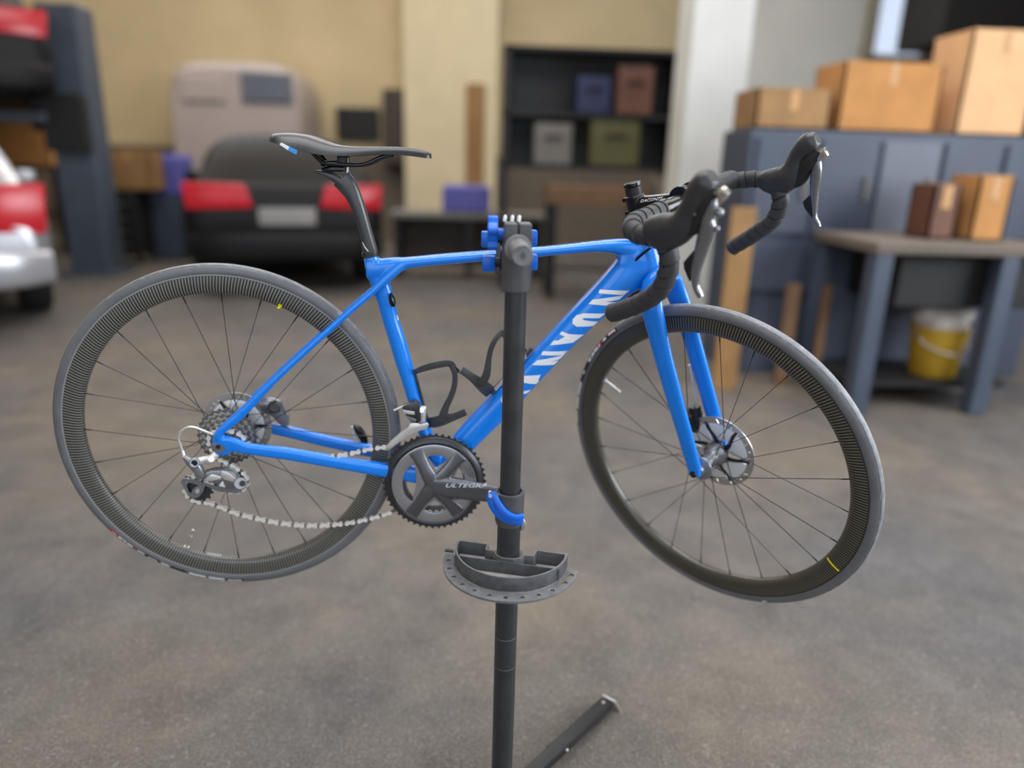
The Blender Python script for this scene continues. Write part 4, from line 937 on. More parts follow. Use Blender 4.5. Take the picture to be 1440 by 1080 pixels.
sn = empty('cadence_sensor', bike)
obj('pod', loft([(*(0.2355,0.0500,0.0075), .003, .006, 2.6), (*(0.2429,0.0500,-0.0001), .0075, .008, 2.6), (*(0.2532,0.0500,-0.0171), .0085, .008, 2.6), (*(0.2592,0.0500,-0.0328), .006, .007, 2.6), (*(0.2578,0.0500,-0.0425), .004, .006, 2.6)], 18, 20), 'black_gloss', sn)
obj('bracket', loft([(*(0.2323,0.0420,0.0072), .002, .003, 3), (*(0.2353,0.0420,-0.0084), .004, .003, 3), (*(0.2412,0.0420,-0.0272), .004, .003, 3), (*(0.2457,0.0420,-0.0398), .004, .003, 3)], 12, 12), 'silver', sn)
# ---- front derailleur
fd = empty('front_derailleur', bike)
yf = -.052
obj('cage_plate', prism([(0.3099,-0.0520,-0.0013), (0.3194,-0.0520,0.0106), (0.3383,-0.0520,0.0293), (0.3531,-0.0520,0.0440), (0.3583,-0.0520,0.0545), (0.3706,-0.0520,0.0566), (0.3790,-0.0520,0.0525), (0.3912,-0.0520,0.0575), (0.3941,-0.0520,0.0532), (0.3902,-0.0520,0.0442), (0.3807,-0.0520,0.0415), (0.3698,-0.0520,0.0366), (0.3535,-0.0520,0.0277), (0.3359,-0.0520,0.0128), (0.3189,-0.0520,-0.0023)], .003, (0, 1, 0), .0006), 'silver', fd)
obj('cage_plate', prism([(0.3099,-0.0520,-0.0013), (0.3194,-0.0520,0.0106), (0.3383,-0.0520,0.0293), (0.3558,-0.0520,0.0434), (0.3790,-0.0520,0.0525), (0.3902,-0.0520,0.0442), (0.3698,-0.0520,0.0366), (0.3535,-0.0520,0.0277), (0.3189,-0.0520,-0.0023)], .0025, (0, 1, 0), .0006), 'silver', fd).location = (0, .013, 0)
obj('cage_bridge', box((0.3133,-0.0450,-0.0015), (.008, .014, .003)), 'silver', fd, False)
obj('linkage', prism([(0.3412,-0.0520,0.0866), (0.3667,-0.0520,0.1001), (0.3751,-0.0520,0.0925), (0.3787,-0.0520,0.0606), (0.3721,-0.0520,0.0530), (0.3582,-0.0520,0.0575), (0.3483,-0.0520,0.0724)], .020, (0, 1, 0), .002), 'ring', fd)
obj('link_plate', prism([(0.3436,-0.0550,0.0820), (0.3661,-0.0550,0.0794), (0.3662,-0.0550,0.0735), (0.3465,-0.0550,0.0748)], .004, (0, 1, 0), .0006), 'silver', fd)
obj('link_plate', prism([(0.3486,-0.0550,0.0713), (0.3692,-0.0550,0.0642), (0.3693,-0.0550,0.0598), (0.3584,-0.0550,0.0593)], .004, (0, 1, 0), .0006), 'grey_alloy', fd)
obj('cable_arm', tube([(0.3257,-0.0450,0.0776), (0.3365,-0.0450,0.0833), (0.3661,-0.0420,0.0963)], .0022, 8), 'silver', fd)
obj('clamp_bolt', join(cyl((0.3793,-0.0500,0.0826), (0.3783,-0.0300,0.0756), .0055, 16), cyl((0.3846,-0.0460,0.0814), (0.3790,-0.0440,0.0805), .003, 10)), 'silver', fd)
obj('mount', box((0.3800,-0.0300,0.0646), (.014, .024, .034), bev=.003), 'silver', fd)

# ---- rear derailleur
rd = empty('rear_derailleur', bike)
yr = -.078
obj('hanger_link', join(loft([(*(-0.0065,-0.0620,-0.0171), .007, .004, 3), (*(-0.0178,-0.0660,-0.0291), .0085, .006, 3), (*(-0.0324,-0.0700,-0.0310), .007, .007, 3), (*(-0.0458,-0.0740,-0.0357), .009, .009, 3)], 16, 20), cyl((-0.0136,-0.0780,-0.0247), (-0.0185,-0.0640,-0.0309), .0062, 6)), 'silver', rd)
obj('upper_knuckle', join(cyl((-0.0412,-0.0880,-0.0294), (-0.0518,-0.0600,-0.0420), .0098, 24, ch=.0015), loft([(*(-0.0619,-0.0780,-0.0215), .004, .006, 3), (*(-0.0533,-0.0780,-0.0299), .008, .008, 3), (*(-0.0421,-0.0780,-0.0411), .010, .009, 3), (*(-0.0352,-0.0780,-0.0585), .0075, .008, 3), (*(-0.0416,-0.0780,-0.0662), .004, .006, 3)], 16, 20)), 'grey_alloy', rd)
obj('pivot_bolt', lathe([(0, -.0015), (.0026, -.0015), (.0030, -.0022), (.0055, -.0022), (.0060, 0)], 20, (-0.0412,-0.0880,-0.0294)), 'rub_dark', rd)
bd = [(-0.0382,-0.0780,-0.0646), (-0.0317,-0.0780,-0.0554), (-0.0138,-0.0780,-0.0488), (0.0128,-0.0780,-0.0470), (0.0221,-0.0780,-0.0511), (0.0342,-0.0780,-0.0617), (0.0357,-0.0780,-0.0751), (0.0205,-0.0780,-0.0862), (0.0091,-0.0780,-0.0866), (-0.0044,-0.0780,-0.0782), (-0.0174,-0.0780,-0.0719), (-0.0307,-0.0780,-0.0717)]
obj('body', prism(bd, .020, (0, 1, 0), .0035), 'lever', rd, ang=25)
obj('body_facet', prism([(-0.0298,-0.0800,-0.0678), (-0.0145,-0.0800,-0.0553), (0.0037,-0.0800,-0.0605), (0.0035,-0.0800,-0.0650), (-0.0193,-0.0800,-0.0704)], .004, (0, 1, 0), .0008), 'silver', rd, ang=25)
obj('body_facet', prism([(0.0057,-0.0800,-0.0479), (0.0187,-0.0800,-0.0525), (0.0302,-0.0800,-0.0624), (0.0285,-0.0800,-0.0714), (0.0075,-0.0800,-0.0648), (0.0025,-0.0800,-0.0576)], .004, (0, 1, 0), .0008), 'silver', rd, ang=25)
obj('body_facet', prism([(0.0053,-0.0800,-0.0694), (0.0106,-0.0800,-0.0826), (-0.0025,-0.0800,-0.0794)], .004, (0, 1, 0), .0008), 'alu', rd, ang=25)
obj('lower_knuckle', join(cyl((0.0410,-0.0860,-0.0697), (0.0322,-0.0580,-0.0830), .0125, 28, ch=.002)), 'grey_alloy', rd)
obj('knuckle_plug', cyl((0.0453,-0.0872,-0.0689), (0.0444,-0.0840,-0.0705), .0058, 16), 'rub_dark', rd)
yp = -.0575
def pulley(c, n, nm):
    r = n*.0127/(2*PI)
    obj(nm, xf(join(gear(n, r+.0015, r-.006, 0, .0022, .0045), lathe([(.003, 0), (r-.004, .0003), (r-.004, .0019), (.003, .0022)], 24, closed=True)), Matrix.Translation(c)), 'ring', rd, ang=30)
PU = Vector((0.0228,-0.0575,-0.0776)); PL = Vector((-0.0473,-0.0575,-0.0985))
pulley(PU, 11, 'jockey_wheel'); pulley(PL, 13, 'jockey_wheel')
for off in (-.0065, .0065):
    y = yp+off
    obj('pulley_cage', prism([(-0.0792,-0.0575,-0.0816), (-0.0740,-0.0575,-0.0731), (-0.0553,-0.0575,-0.0754), (-0.0196,-0.0575,-0.0868), (0.0100,-0.0575,-0.0902), (0.0407,-0.0575,-0.0708), (0.0428,-0.0575,-0.0859), (0.0285,-0.0575,-0.1017), (-0.0081,-0.0575,-0.0993), (-0.0331,-0.0575,-0.0873), (-0.0380,-0.0575,-0.1012), (-0.0467,-0.0575,-0.1123), (-0.0578,-0.0575,-0.1157), (-0.0669,-0.0575,-0.1100)], .0018, (0, 1, 0), 0, [[(-0.0705,-0.0575,-0.0820), (-0.0598,-0.0575,-0.0823), (-0.0453,-0.0575,-0.0871), (-0.0522,-0.0575,-0.0911), (-0.0580,-0.0575,-0.0974), (-0.0612,-0.0575,-0.1052), (-0.0644,-0.0575,-0.1022)]]), 'grey_alloy', rd, ang=25).location = (0, off, 0)
obj('pulley_bolt', cyl(PL+Vector((0, -.0105, 0)), PL+Vector((0, .010, 0)), .0042, 14), 'silver', rd)
obj('gear_cable', tube([(-0.0684,-0.0700,-0.0164), (-0.0710,-0.0700,-0.0048), (-0.0742,-0.0700,0.0114), (-0.0691,-0.0700,0.0260), (-0.0555,-0.0700,0.0350), (-0.0415,-0.0690,0.0340), (-0.0279,-0.0670,0.0276), (-0.0132,-0.0640,0.0199)], .0024, 10, 50), 'silver', rd)
obj('cable_ferrule', cyl((-0.0656,-0.0720,-0.0242), (-0.0685,-0.0700,-0.0134), .0036, 12), 'silver', rd)

# ---- chain: single links along the run
yk = -.0475
run = [(0.3328,-0.0475,-0.1350), (0.3172,-0.0475,-0.1427), (0.2988,-0.0475,-0.1498), (0.2754,-0.0475,-0.1578), (0.2502,-0.0475,-0.1649), (0.2249,-0.0475,-0.1700), (0.1980,-0.0475,-0.1735), (0.1725,-0.0475,-0.1757), (0.1462,-0.0475,-0.1760), (0.1214,-0.0475,-0.1743), (0.0934,-0.0475,-0.1708), (0.0513,-0.0500,-0.1606), (0.0210,-0.0530,-0.1507), (-0.0037,-0.0560,-0.1385), (-0.0280,-0.0575,-0.1277), (-0.0473,-0.0575,-0.1215), (-0.0593,-0.0575,-0.1189)]
rL = 13*.0127/(2*PI)+.001
def arc(c, r, d0, d1, n): return [(c.x+r*math.cos(math.radians(d0+(d1-d0)*i/(n-1))), c.y, c.z+r*math.sin(math.radians(d0+(d1-d0)*i/(n-1)))) for i in range(n)]
rU = 11*.0127/(2*PI)+.001
run = run[:-2]+arc(PL, rL, -98, -262, 9)
run += [(PU.x-.02, yp, PU.z-rU*.93)]+arc(PU, rU, -95, 62, 9)+[(0.0236,-0.0560,-0.0488), (0.0118,-0.0560,-0.0426), (-0.0001,-0.0560,-0.0371), (-0.0085,-0.0560,-0.0322)]
run += [(-.018, -.055, -.018), (-.0245, -.0555, .004), (-.016, -.0555, .020), (.002, -.0555, .0262)]
run += [(0.0356,-0.0550,0.0186), (0.0508,-0.0550,-0.0013), (0.0715,-0.0540,-0.0156), (0.1171,-0.0530,-0.0200), (0.1708,-0.0500,-0.0250), (0.2116,-0.0480,-0.0219), (0.2529,-0.0475,-0.0127), (0.2832,-0.0475,-0.0033), (0.3080,-0.0475,0.0008)]
L = [0]
fine = crom(run, 1200)
for a_, b_ in zip(fine, fine[1:]): L.append(L[-1]+math.dist(a_, b_))
N = int(L[-1]/.0127); pitch = L[-1]/N
def at(s):
    lo = 0; hi = len(L)-1
    while hi-lo > 1:
        m_ = (lo+hi)//2
        if L[m_] <= s: lo = m_
        else: hi = m_
    u = (s-L[lo])/max(1e-9, L[hi]-L[lo]); return Vector(fine[lo]).lerp(Vector(fine[hi]), u)
def link_mesh(yo, h, nm, wst):
    out = []
    for s in (-1, 1):
        pts = []
        for k in range(7): q = PI/2+PI*k/6; pts.append((-.00635+h*math.cos(q), s*yo-.0005, h*math.sin(q)))
        pts.append((0, s*yo-.0005, -h*wst))
        for k in range(7): q = -PI/2+PI*k/6; pts.append((.00635+h*math.cos(q), s*yo-.0005, h*math.sin(q)))
        pts.append((0, s*yo-.0005, h*wst))
        hl = [[(cx+.0016*math.cos(2*PI*i/8), s*yo-.0005, .0016*math.sin(2*PI*i/8)) for i in range(8)] for cx in (-.00635, .00635)]
        out.append(prism(pts, .001, (0, 1, 0), 0, hl))
    for cx in (-.00635, .00635): out.append(cyl((cx, -yo-.0004, 0), (cx, yo+.0004, 0), .0017 if yo > .002 else .0036, 8))
    return mesh(nm, join(*out), False)
lm_o, lm_i = link_mesh(.0026, .0044, 'outer_link', .38), link_mesh(.0015, .0036, 'inner_link', .55)
for me_, m_ in ((lm_o, 'chain'), (lm_i, 'sprocket_dark')): me_.materials.append(M[m_])
chn = empty('chain', bike)
for k in range(N):
    a_, b_ = at(k*pitch), at((k+1)*pitch); t = (b_-a_).normalized()
    o = bpy.data.objects.new('chain_link', lm_o if k % 2 else lm_i); COL.objects.link(o); o.parent = chn
    sv_ = (Vector((0, 1, 0))-t*t.y).normalized(); nv_ = t.cross(sv_)
    o.matrix_local = Matrix(((t.x, sv_.x, nv_.x, (a_.x+b_.x)/2), (t.y, sv_.y, nv_.y, (a_.y+b_.y)/2), (t.z, sv_.z, nv_.z, (a_.z+b_.z)/2), (0, 0, 0, 1)))

# ---- bottle cages
c1 = empty('bottle_cage', bike)
obj('rail', ribbon([(0.3592,-0.0040,0.1508), (0.3653,-0.0040,0.1321), (0.3777,-0.0040,0.0883), (0.3889,-0.0040,0.0497)], .012, .004, (0, 1, 0), 12), 'cage', c1)
obj('arm', join(
  ribbon([(*(0.3611,-0.0100,0.1468), 0.0104), (*(0.3798,-0.0280,0.1601), 0.0123), (*(0.4058,-0.0380,0.1714), 0.0137), (*(0.4288,-0.0400,0.1759), 0.0137), (*(0.4372,-0.0360,0.1681), 0.0123)], .010, .003, (.25, 0, .97), 24),
  ribbon([(*(0.4315,-0.0400,0.1746), 0.0104), (*(0.4399,-0.0400,0.1551), 0.0104), (*(0.4402,-0.0400,0.1322), 0.0111), (*(0.4343,-0.0400,0.1087), 0.0117), (*(0.4267,-0.0400,0.0909), 0.0130), (*(0.4219,-0.0400,0.0730), 0.0169), (*(0.4196,-0.0380,0.0574), 0.0195)], .009, .0035, (.97, 0, .2), 30),
  ribbon([(*(0.3907,-0.0060,0.0413), 0.0195), (*(0.4054,-0.0240,0.0494), 0.0221), (*(0.4223,-0.0360,0.0597), 0.0221), (*(0.4415,-0.0380,0.0673), 0.0169), (*(0.4647,-0.0360,0.0780), 0.0156)], .013, .0035, (.2, 0, .97), 24)), 'cage', c1)
obj('arm', ribbon([(0.4342,-0.0380,0.1742), (0.4414,-0.0260,0.1612), (0.4472,-0.0100,0.1511), (0.4457,0.0080,0.1488)], .007, .003, (.3, 0, .95), 12), 'black_gloss', c1)
c2 = empty('bottle_cage', bike)
obj('rail', ribbon([(0.5129,-0.0040,0.1082), (0.5393,-0.0040,0.1421), (0.5810,-0.0040,0.1940), (0.5887,-0.0040,0.2045)], .012, .006, (0, 1, 0), 12), 'cage', c2)
obj('rail_trim', join(tube([(0.5192,-0.0100,0.1186), (0.5375,-0.0100,0.1424), (0.5778,-0.0100,0.1925)], .0008, 6), tube([(0.5219,-0.0140,0.1177), (0.5376,-0.0140,0.1384), (0.5777,-0.0140,0.1892)], .0008, 6)), 'white', c2)  # highlight along the rail, put in as two thin white tubes
obj('arm', join(
  ribbon([(*(0.5127,-0.0060,0.1103), 0.0260), (*(0.5015,-0.0260,0.1250), 0.0260), (*(0.4895,-0.0360,0.1377), 0.0234), (*(0.4708,-0.0380,0.1518), 0.0169), (*(0.4525,-0.0340,0.1626), 0.0156)], .014, .0035, (.65, 0, .75), 24),
  ribbon([(*(0.4923,-0.0380,0.1355), 0.0169), (*(0.5008,-0.0400,0.1567), 0.0156), (*(0.5034,-0.0400,0.1839), 0.0117), (*(0.5062,-0.0400,0.2066), 0.0104), (*(0.5144,-0.0400,0.2280), 0.0104), (*(0.5258,-0.0380,0.2420), 0.0104)], .009, .0035, (.9, 0, -.3), 30),
  ribbon([(*(0.5231,-0.0380,0.2419), 0.0117), (*(0.5345,-0.0360,0.2351), 0.0130), (*(0.5523,-0.0300,0.2191), 0.0130), (*(0.5746,-0.0100,0.1981), 0.0130)], .010, .003, (.65, 0, .75), 20)), 'cage', c2)

# ---- cockpit (steered with the fork)
ck = empty('handlebar', bike); ck.matrix_local = ST
def cyl2(a, b, r, n=24, ch=0.0): return cyl(a, b, r, n, None, ch)
sa = Vector((-math.cos(1.241510), 0, math.sin(1.241510)))
stm = empty('stem', bike); stm.matrix_local = ST
obj('spacer', cyl(sa*.466, sa*.514, .0205, 28, .0165), 'black', stm)
obj('spacer', cyl(sa*.550, sa*.568, .0160, 28, ch=.0008), 'black', stm)
obj('top_cap', cyl(sa*.568, sa*.576, .0168, 28, ch=.0015), 'black_gloss', stm)
sc0 = sa*.533
BC = Vector((-0.0756,0.0000,0.5353))
sm = fuse(join(cyl(sa*.512, sa*.553, .0188, 28, ch=.002), loft([(*(sc0+Vector((-.004, 0, 0))), .0165, .0165, 2.6), (*(sc0.lerp(BC, .35)), .0145, .0150, 2.8), (*(sc0.lerp(BC, .75)), .0135, .0165, 2.8), (*BC, .0165, .020, 2.4)], 22, 20), cyl(BC+Vector((0, -.021, 0)), BC+Vector((0, .021, 0)), .0215, 28, ch=.002)), .0014, 3, 'stem_body')
link('stem_body', sm, stm, 'black_gloss')
obj('faceplate', join(cyl(BC+Vector((.004, -.023, .004)), BC+Vector((.004, -.014, .004)), .0225, 24, ch=.001), cyl(BC+Vector((.004, .014, .004)), BC+Vector((.004, .023, .004)), .0225, 24, ch=.001)), 'black_gloss', stm)
for z in (.520, .545): obj('clamp_bolt', cyl(sa*z+Vector((-.019, -.010, -.004)), sa*z+Vector((-.021, .010, -.004)), .0042, 12), 'black_gloss', stm)
t2 = font_mesh('DACONTE', .0085, 0, .25, 1.25)
wm = max(v[0] for v in t2[0]); p0 = Vector((-0.1565,-0.0165,0.5164)); p1 = Vector((-0.1094,-0.0165,0.5304)); dv = p1-p0; s_ = dv.length/wm; dx = dv.normalized(); dz = Vector((-dx.z, 0, dx.x))
tr = bvh(sm); V = []
for v in t2[0]:
    q = p0+dx*(v[0]*s_)+dz*(v[1]*.8); h = tr.ray_cast(Vector((q.x, -.2, q.z)), Vector((0, 1, 0))); V.append((q.x, (h[0].y if h[0] else -.0165)-.0005, q.z))
obj('stem_lettering', (V, t2[1]), 'white', stm)

bx_, bz_ = -.0690, .5368
rpath = [(bx_, -.075, bz_), (bx_, -.10, bz_), (bx_, -.14, bz_), (bx_, -.168, bz_), (-0.0584,-0.1900,0.5346), (-0.0415,-0.1990,0.5313), (-0.0181,-0.2010,0.5335), (0.0013,-0.2010,0.5320), (0.0138,-0.2010,0.5211), (0.0195,-0.2010,0.5028), (0.0188,-0.2010,0.4815), (0.0114,-0.2010,0.4567), (-0.0050,-0.2010,0.4349), (-0.0304,-0.2010,0.4137), (-0.0573,-0.2010,0.3960), (-0.0819,-0.2010,0.3820)]
lpath = [(bx_, .075, bz_), (bx_, .10, bz_), (bx_, .14, bz_), (bx_, .160, bz_), (-0.0762,0.1850,0.5269), (-0.0591,0.1980,0.5283), (-0.0353,0.2020,0.5328), (-0.0091,0.2020,0.5304), (0.0097,0.2020,0.5200), (0.0180,0.2020,0.5052), (0.0186,0.2020,0.4902), (0.0152,0.2020,0.4729), (0.0066,0.2020,0.4563), (-0.0083,0.2020,0.4403), (-0.0342,0.2020,0.4149), (-0.0658,0.2020,0.3874)]
def tape_r(s, q):
    pitch_ = .0200
    f = ((s+.004*math.cos(q+.6)) / pitch_) % 1.0
    return .0150+.0016*f+(-.0018 if f < .09 else 0)
obj('bar_tube', cyl((bx_, -.10, bz_), (bx_, .10, bz_), .0137, 24), 'black_gloss', ck)
obj('tape_wrap', tube(rpath, .0155, 24, 420, tape_r), 'tape', ck, ang=30)
obj('tape_wrap', tube(lpath, .0155, 24, 420, tape_r), 'tape', ck, ang=30)
for pth in (rpath, lpath):
    a_, b_ = Vector(pth[-1]), Vector(pth[-2]); t = (a_-b_).normalized()
    obj('bar_plug', cyl(a_, a_+t*.003, .0140, 22, ch=.0012), 'grey_item', ck)
    a_, b_ = Vector(pth[0]), Vector(pth[1])
    obj('finishing_tape', cyl(a_+(a_-b_).normalized()*.004, a_+(b_-a_).normalized()*.012, .0162, 24, ch=.001), 'black_gloss', ck)

def lofty(rows, ws, ex=2.4, n=24, m=40, f=.95):
    return loft([(r[0], r[1], r[2], r[3]*f, w, ex) for r, w in zip(rows, ws)], n, m)
def lever_set(hood_pairs, hw_, brk, bw, lev, lw, paddle, cap, knob, bump_, y, bolt):
    br = empty('brake_lever', bike); br.matrix_local = ST
    hm = fuse(join(lofty(hood_pairs, [w*1.08 for w in hw_], f=1.06)), .0016, 5, 'hood')
    link('hood', hm, br, 'hood')
    obj('bracket', lofty(brk, bw, 3.0, 18, 20), 'black', br)
    obj('lever_blade', lofty(lev, lw, 2.8, 16, 40), 'lever', br)
    obj('shift_paddle', prism(paddle, .005, (0, 1, 0), .0012), 'black', br, ang=25)
    obj('lever_cap', prism(cap, .014, (0, 1, 0), .002), 'lever_cap', br, ang=25)
    if knob: obj('pivot_cap', sphere(knob, .0065, 14, (1, 1.2, 1)), 'grey_alloy', br)
    if bump_: obj('lever_tip_bump', sphere(bump_, .0045, 10), 'lever', br)
    if bolt: obj('bolt', sphere(bolt, .0014, 8), 'steel', br)
    return br
rh = lever_set(
 [(-0.0226,-0.2030,0.5399,0.0168), (-0.0112,-0.2030,0.5429,0.0234), (0.0080,-0.2040,0.5467,0.0270), (0.0286,-0.2050,0.5558,0.0247), (0.0425,-0.2060,0.5704,0.0213), (0.0497,-0.2070,0.5887,0.0165), (0.0568,-0.2070,0.6063,0.0169), (0.0631,-0.2070,0.6233,0.0178), (0.0725,-0.2070,0.6367,0.0170), (0.0782,-0.2070,0.6436,0.0102)],
 [.012, .017, .020, .0205, .0195, .0185, .019, .020, .0185, .012],
 [(0.0471,-0.2060,0.5563,0.0102), (0.0565,-0.2060,0.5664,0.0136), (0.0655,-0.2060,0.5873,0.0111), (0.0757,-0.2060,0.6090,0.0098), (0.0841,-0.2060,0.6247,0.0081)], [.012, .015, .016, .016, .012],
 [(0.0813,-0.2080,0.6130,0.0078), (0.0815,-0.2080,0.5987,0.0107), (0.0785,-0.2080,0.5831,0.0102), (0.0808,-0.2080,0.5695,0.0132), (0.0765,-0.2080,0.5438,0.0118), (0.0722,-0.2080,0.5153,0.0090), (0.0699,-0.2080,0.4940,0.0075), (0.0735,-0.2080,0.4768,0.0054), (0.0798,-0.2080,0.4674,0.0053), (0.0839,-0.2080,0.4618,0.0040)],
 [.008, .009, .008, .0075, .0068, .006, .0055, .0055, .006, .0045],
 [(0.0655,-0.2060,0.5367), (0.0462,-0.2060,0.5074), (0.0483,-0.2060,0.4976), (0.0599,-0.2060,0.4792), (0.0638,-0.2060,0.4877), (0.0654,-0.2060,0.5088)],
 [(0.0902,-0.2160,0.6280), (0.0976,-0.2160,0.6327), (0.1076,-0.2160,0.6251), (0.1046,-0.2160,0.6176), (0.0983,-0.2160,0.6085), (0.0926,-0.2160,0.6144)],
 (0.0950,-0.2060,0.5942), (0.0955,-0.2080,0.5708), -.205, (0.0661,-0.2240,0.5904))
lh = lever_set(
 [(-0.0333,0.2020,0.5334,0.0091), (-0.0154,0.2020,0.5339,0.0196), (0.0064,0.2030,0.5366,0.0240), (0.0230,0.2040,0.5458,0.0241), (0.0306,0.2050,0.5614,0.0197), (0.0340,0.2060,0.5805,0.0155), (0.0390,0.2060,0.5946,0.0161), (0.0486,0.2060,0.6079,0.0185), (0.0591,0.2060,0.6170,0.0166), (0.0642,0.2060,0.6210,0.0101)],
 [.012, .017, .019, .0195, .0185, .0175, .018, .019, .0175, .011],
 [(0.0326,0.2060,0.5338,0.0090), (0.0427,0.2060,0.5448,0.0150), (0.0504,0.2060,0.5643,0.0143), (0.0598,0.2060,0.5843,0.0138), (0.0704,0.2060,0.6027,0.0104)], [.012, .015, .016, .016, .012],
 [(0.0702,0.2070,0.5856,0.0073), (0.0729,0.2070,0.5688,0.0094), (0.0744,0.2070,0.5498,0.0100), (0.0770,0.2070,0.5267,0.0081), (0.0824,0.2070,0.5011,0.0052), (0.0869,0.2070,0.4818,0.0040), (0.0929,0.2070,0.4721,0.0048), (0.0980,0.2070,0.4649,0.0036)],
 [.008, .009, .008, .007, .006, .0055, .0055, .0045],
 [(0.0715,0.2050,0.5235), (0.0586,0.2050,0.5052), (0.0644,0.2050,0.4941), (0.0823,0.2050,0.4786), (0.0845,0.2050,0.4845), (0.0777,0.2050,0.5087)],
 [(0.0692,0.1960,0.5969), (0.0808,0.1960,0.6090), (0.0910,0.1960,0.5963), (0.0873,0.1960,0.5896), (0.0783,0.1960,0.5832), (0.0694,0.1960,0.5894)],
 None, None, .205, None)

# ================================================================== the repair stand
PX, PY = .077, 1.13
std = empty('repair_stand', None, (PX, PY, 0), label='black folding repair stand with blue knobs clamping the top tube of the bicycle', category='bike stand')
obj('lower_pole', cyl((0, 0, .02), (0, 0, .70), .0203, 36), 'stand', std)
obj('upper_pole', cyl((0, 0, .64), (0, 0, 1.15), .0176, 36), 'stand', std)
zt = (0.0642,1.1100,1.0875)[2]; zt2 = (0.0617,1.1150,1.1929)[2]
obj('head_sleeve', cyl((0, 0, zt), (0, 0, zt+.085), .0232, 36, ch=.0015), 'stand_pl', std)
obj('head_block', prism([(-.0205, -.024, zt2-.040), (.0205, -.024, zt2-.040), (.0205, -.024, zt2), (.0015, -.024, zt2), (.0015, -.024, zt2-.03), (-.0015, -.024, zt2-.03), (-.0015, -.024, zt2), (-.0205, -.024, zt2)], .05, (0, 1, 0), .0016), 'stand_pl', std, ang=25)
A1, A2 = Vector((-.0012, -.036, 1.1575)), Vector((.0007, .247, 1.118))
az = (A2-A1).normalized()
obj('clamp_arm', cyl(A1-az*.002, A1+az*.20, .0185, 32, ch=.001), 'stand_pl', std)
obj('arm_ring', cyl(A1-az*.006, A1+az*.004, .0205, 36, ch=.0015), 'stand_lt', std)
fc = Vector((0.0809,1.0620,1.1507)); fc = Vector((fc.x-PX, fc.y-PY, fc.z))
obj('arm_end_cap', join(cyl(A1-az*.004, Vector((fc.x, fc.y, fc.z)), .0164, 32, ch=.001), cyl(fc, fc-az*.004, .0152, 32, ch=.001)), 'stand_lt', std)
obj('end_cap_mark', prism([fc-az*.0042+Vector((0, 0, .0068)), fc-az*.0042+Vector((.0050, 0, 0)), fc-az*.0042+Vector((0, 0, -.0068)), fc-az*.0042+Vector((-.0050, 0, 0))], .0006, (0, -1, 0)), 'stand_pl', std, False)
def star(c, R, r, n, th, axis, ph=0, rot=0):
    # lobed knob: outline in the plane across 'axis'
    pts = []
    for i in range(n*12):
        q = 2*PI*i/(n*12); rr = r+(R-r)*max(0, math.cos(n*(q-ph)))**.45 if math.cos(n*(q-ph)) > 0 else r
        pts.append((rr*math.cos(q), 0, rr*math.sin(q)))
    v = prism(pts, th, (0, 1, 0), .0025)
    Rm = Vector((0, 1, 0)).rotation_difference(Vector(axis)).to_matrix().to_4x4()
    return xf(v, Matrix.Translation(c) @ Rm)
kc = Vector((0.0720,1.2350,1.1369)); kc = Vector((kc.x-PX, kc.y-PY, kc.z))
kt = math.radians(3)
for sx in (-1, 1):
    for sz in (-1, 1):
        x, z = sx*.0365, sz*.0205
        obj('clamp_knob', box((kc.x+x*math.cos(kt)-z*math.sin(kt), kc.y+.012, kc.z+x*math.sin(kt)+z*math.cos(kt)), (.0225, .024, .0265), bev=.003), 'blue_pl', std, ang=30)
for sz in (-1, 1):
    obj('knob_shaft', cyl(kc+Vector((-.030, .012, sz*.0205)), kc+Vector((.030, .012, sz*.0205)), .0085, 20), 'black', std)
for sx in (-1, 1): obj('knob_plate', cyl(kc+Vector((sx*.0135, .012, -.012)), kc+Vector((sx*.0165, .012, -.012)), .024, 26), 'black', std)
obj('knob_hub', cyl(kc+Vector((0, .0, 0)), kc+Vector((0, .040, 0)), .014, 28, ch=.002), 'black', std)
sk = Vector((0.0392,1.1400,1.1747)); sk = Vector((sk.x-PX, sk.y-PY, sk.z))
obj('side_knob', star(sk+Vector((-.008, 0, 0)), .0275, .019, 5, .0155, (1, 0, 0), .3), 'blue_pl', std, ang=30)
obj('side_knob_stem', cyl(sk, sk+Vector((.022, 0, 0)), .0085, 24), 'blue_pl', std)
for i, u in enumerate((-.020, -.0085, .002)):
    obj('white_pin', loft([(u, .012, zt2+.001, .0028, .0028, 2), (u+.001, .012, zt2+.008, .0026, .0026, 2), (u+.002, .012, zt2+.0105, .0012, .0012, 2)], 10, 8), 'white', std)  # small white pins on top of the head block
obj('white_pin', cyl((0, -.026, zt2-.021), (0, -.023, zt2-.021), .0022, 10), 'white', std)
jz = A2.z
obj('clamp_jaw', join(box((.001, .247, jz-.030), (.05, .05, .018), bev=.004), box((.001, .219, jz-.004), (.05, .014, .06), bev=.004)), 'stand_pl', std)
obj('clamp_jaw', join(box((.001, .247, jz+.021), (.044, .042, .014), bev=.004), box((.001, .274, jz-.004), (.05, .012, .06), bev=.004)), 'stand_pl', std)
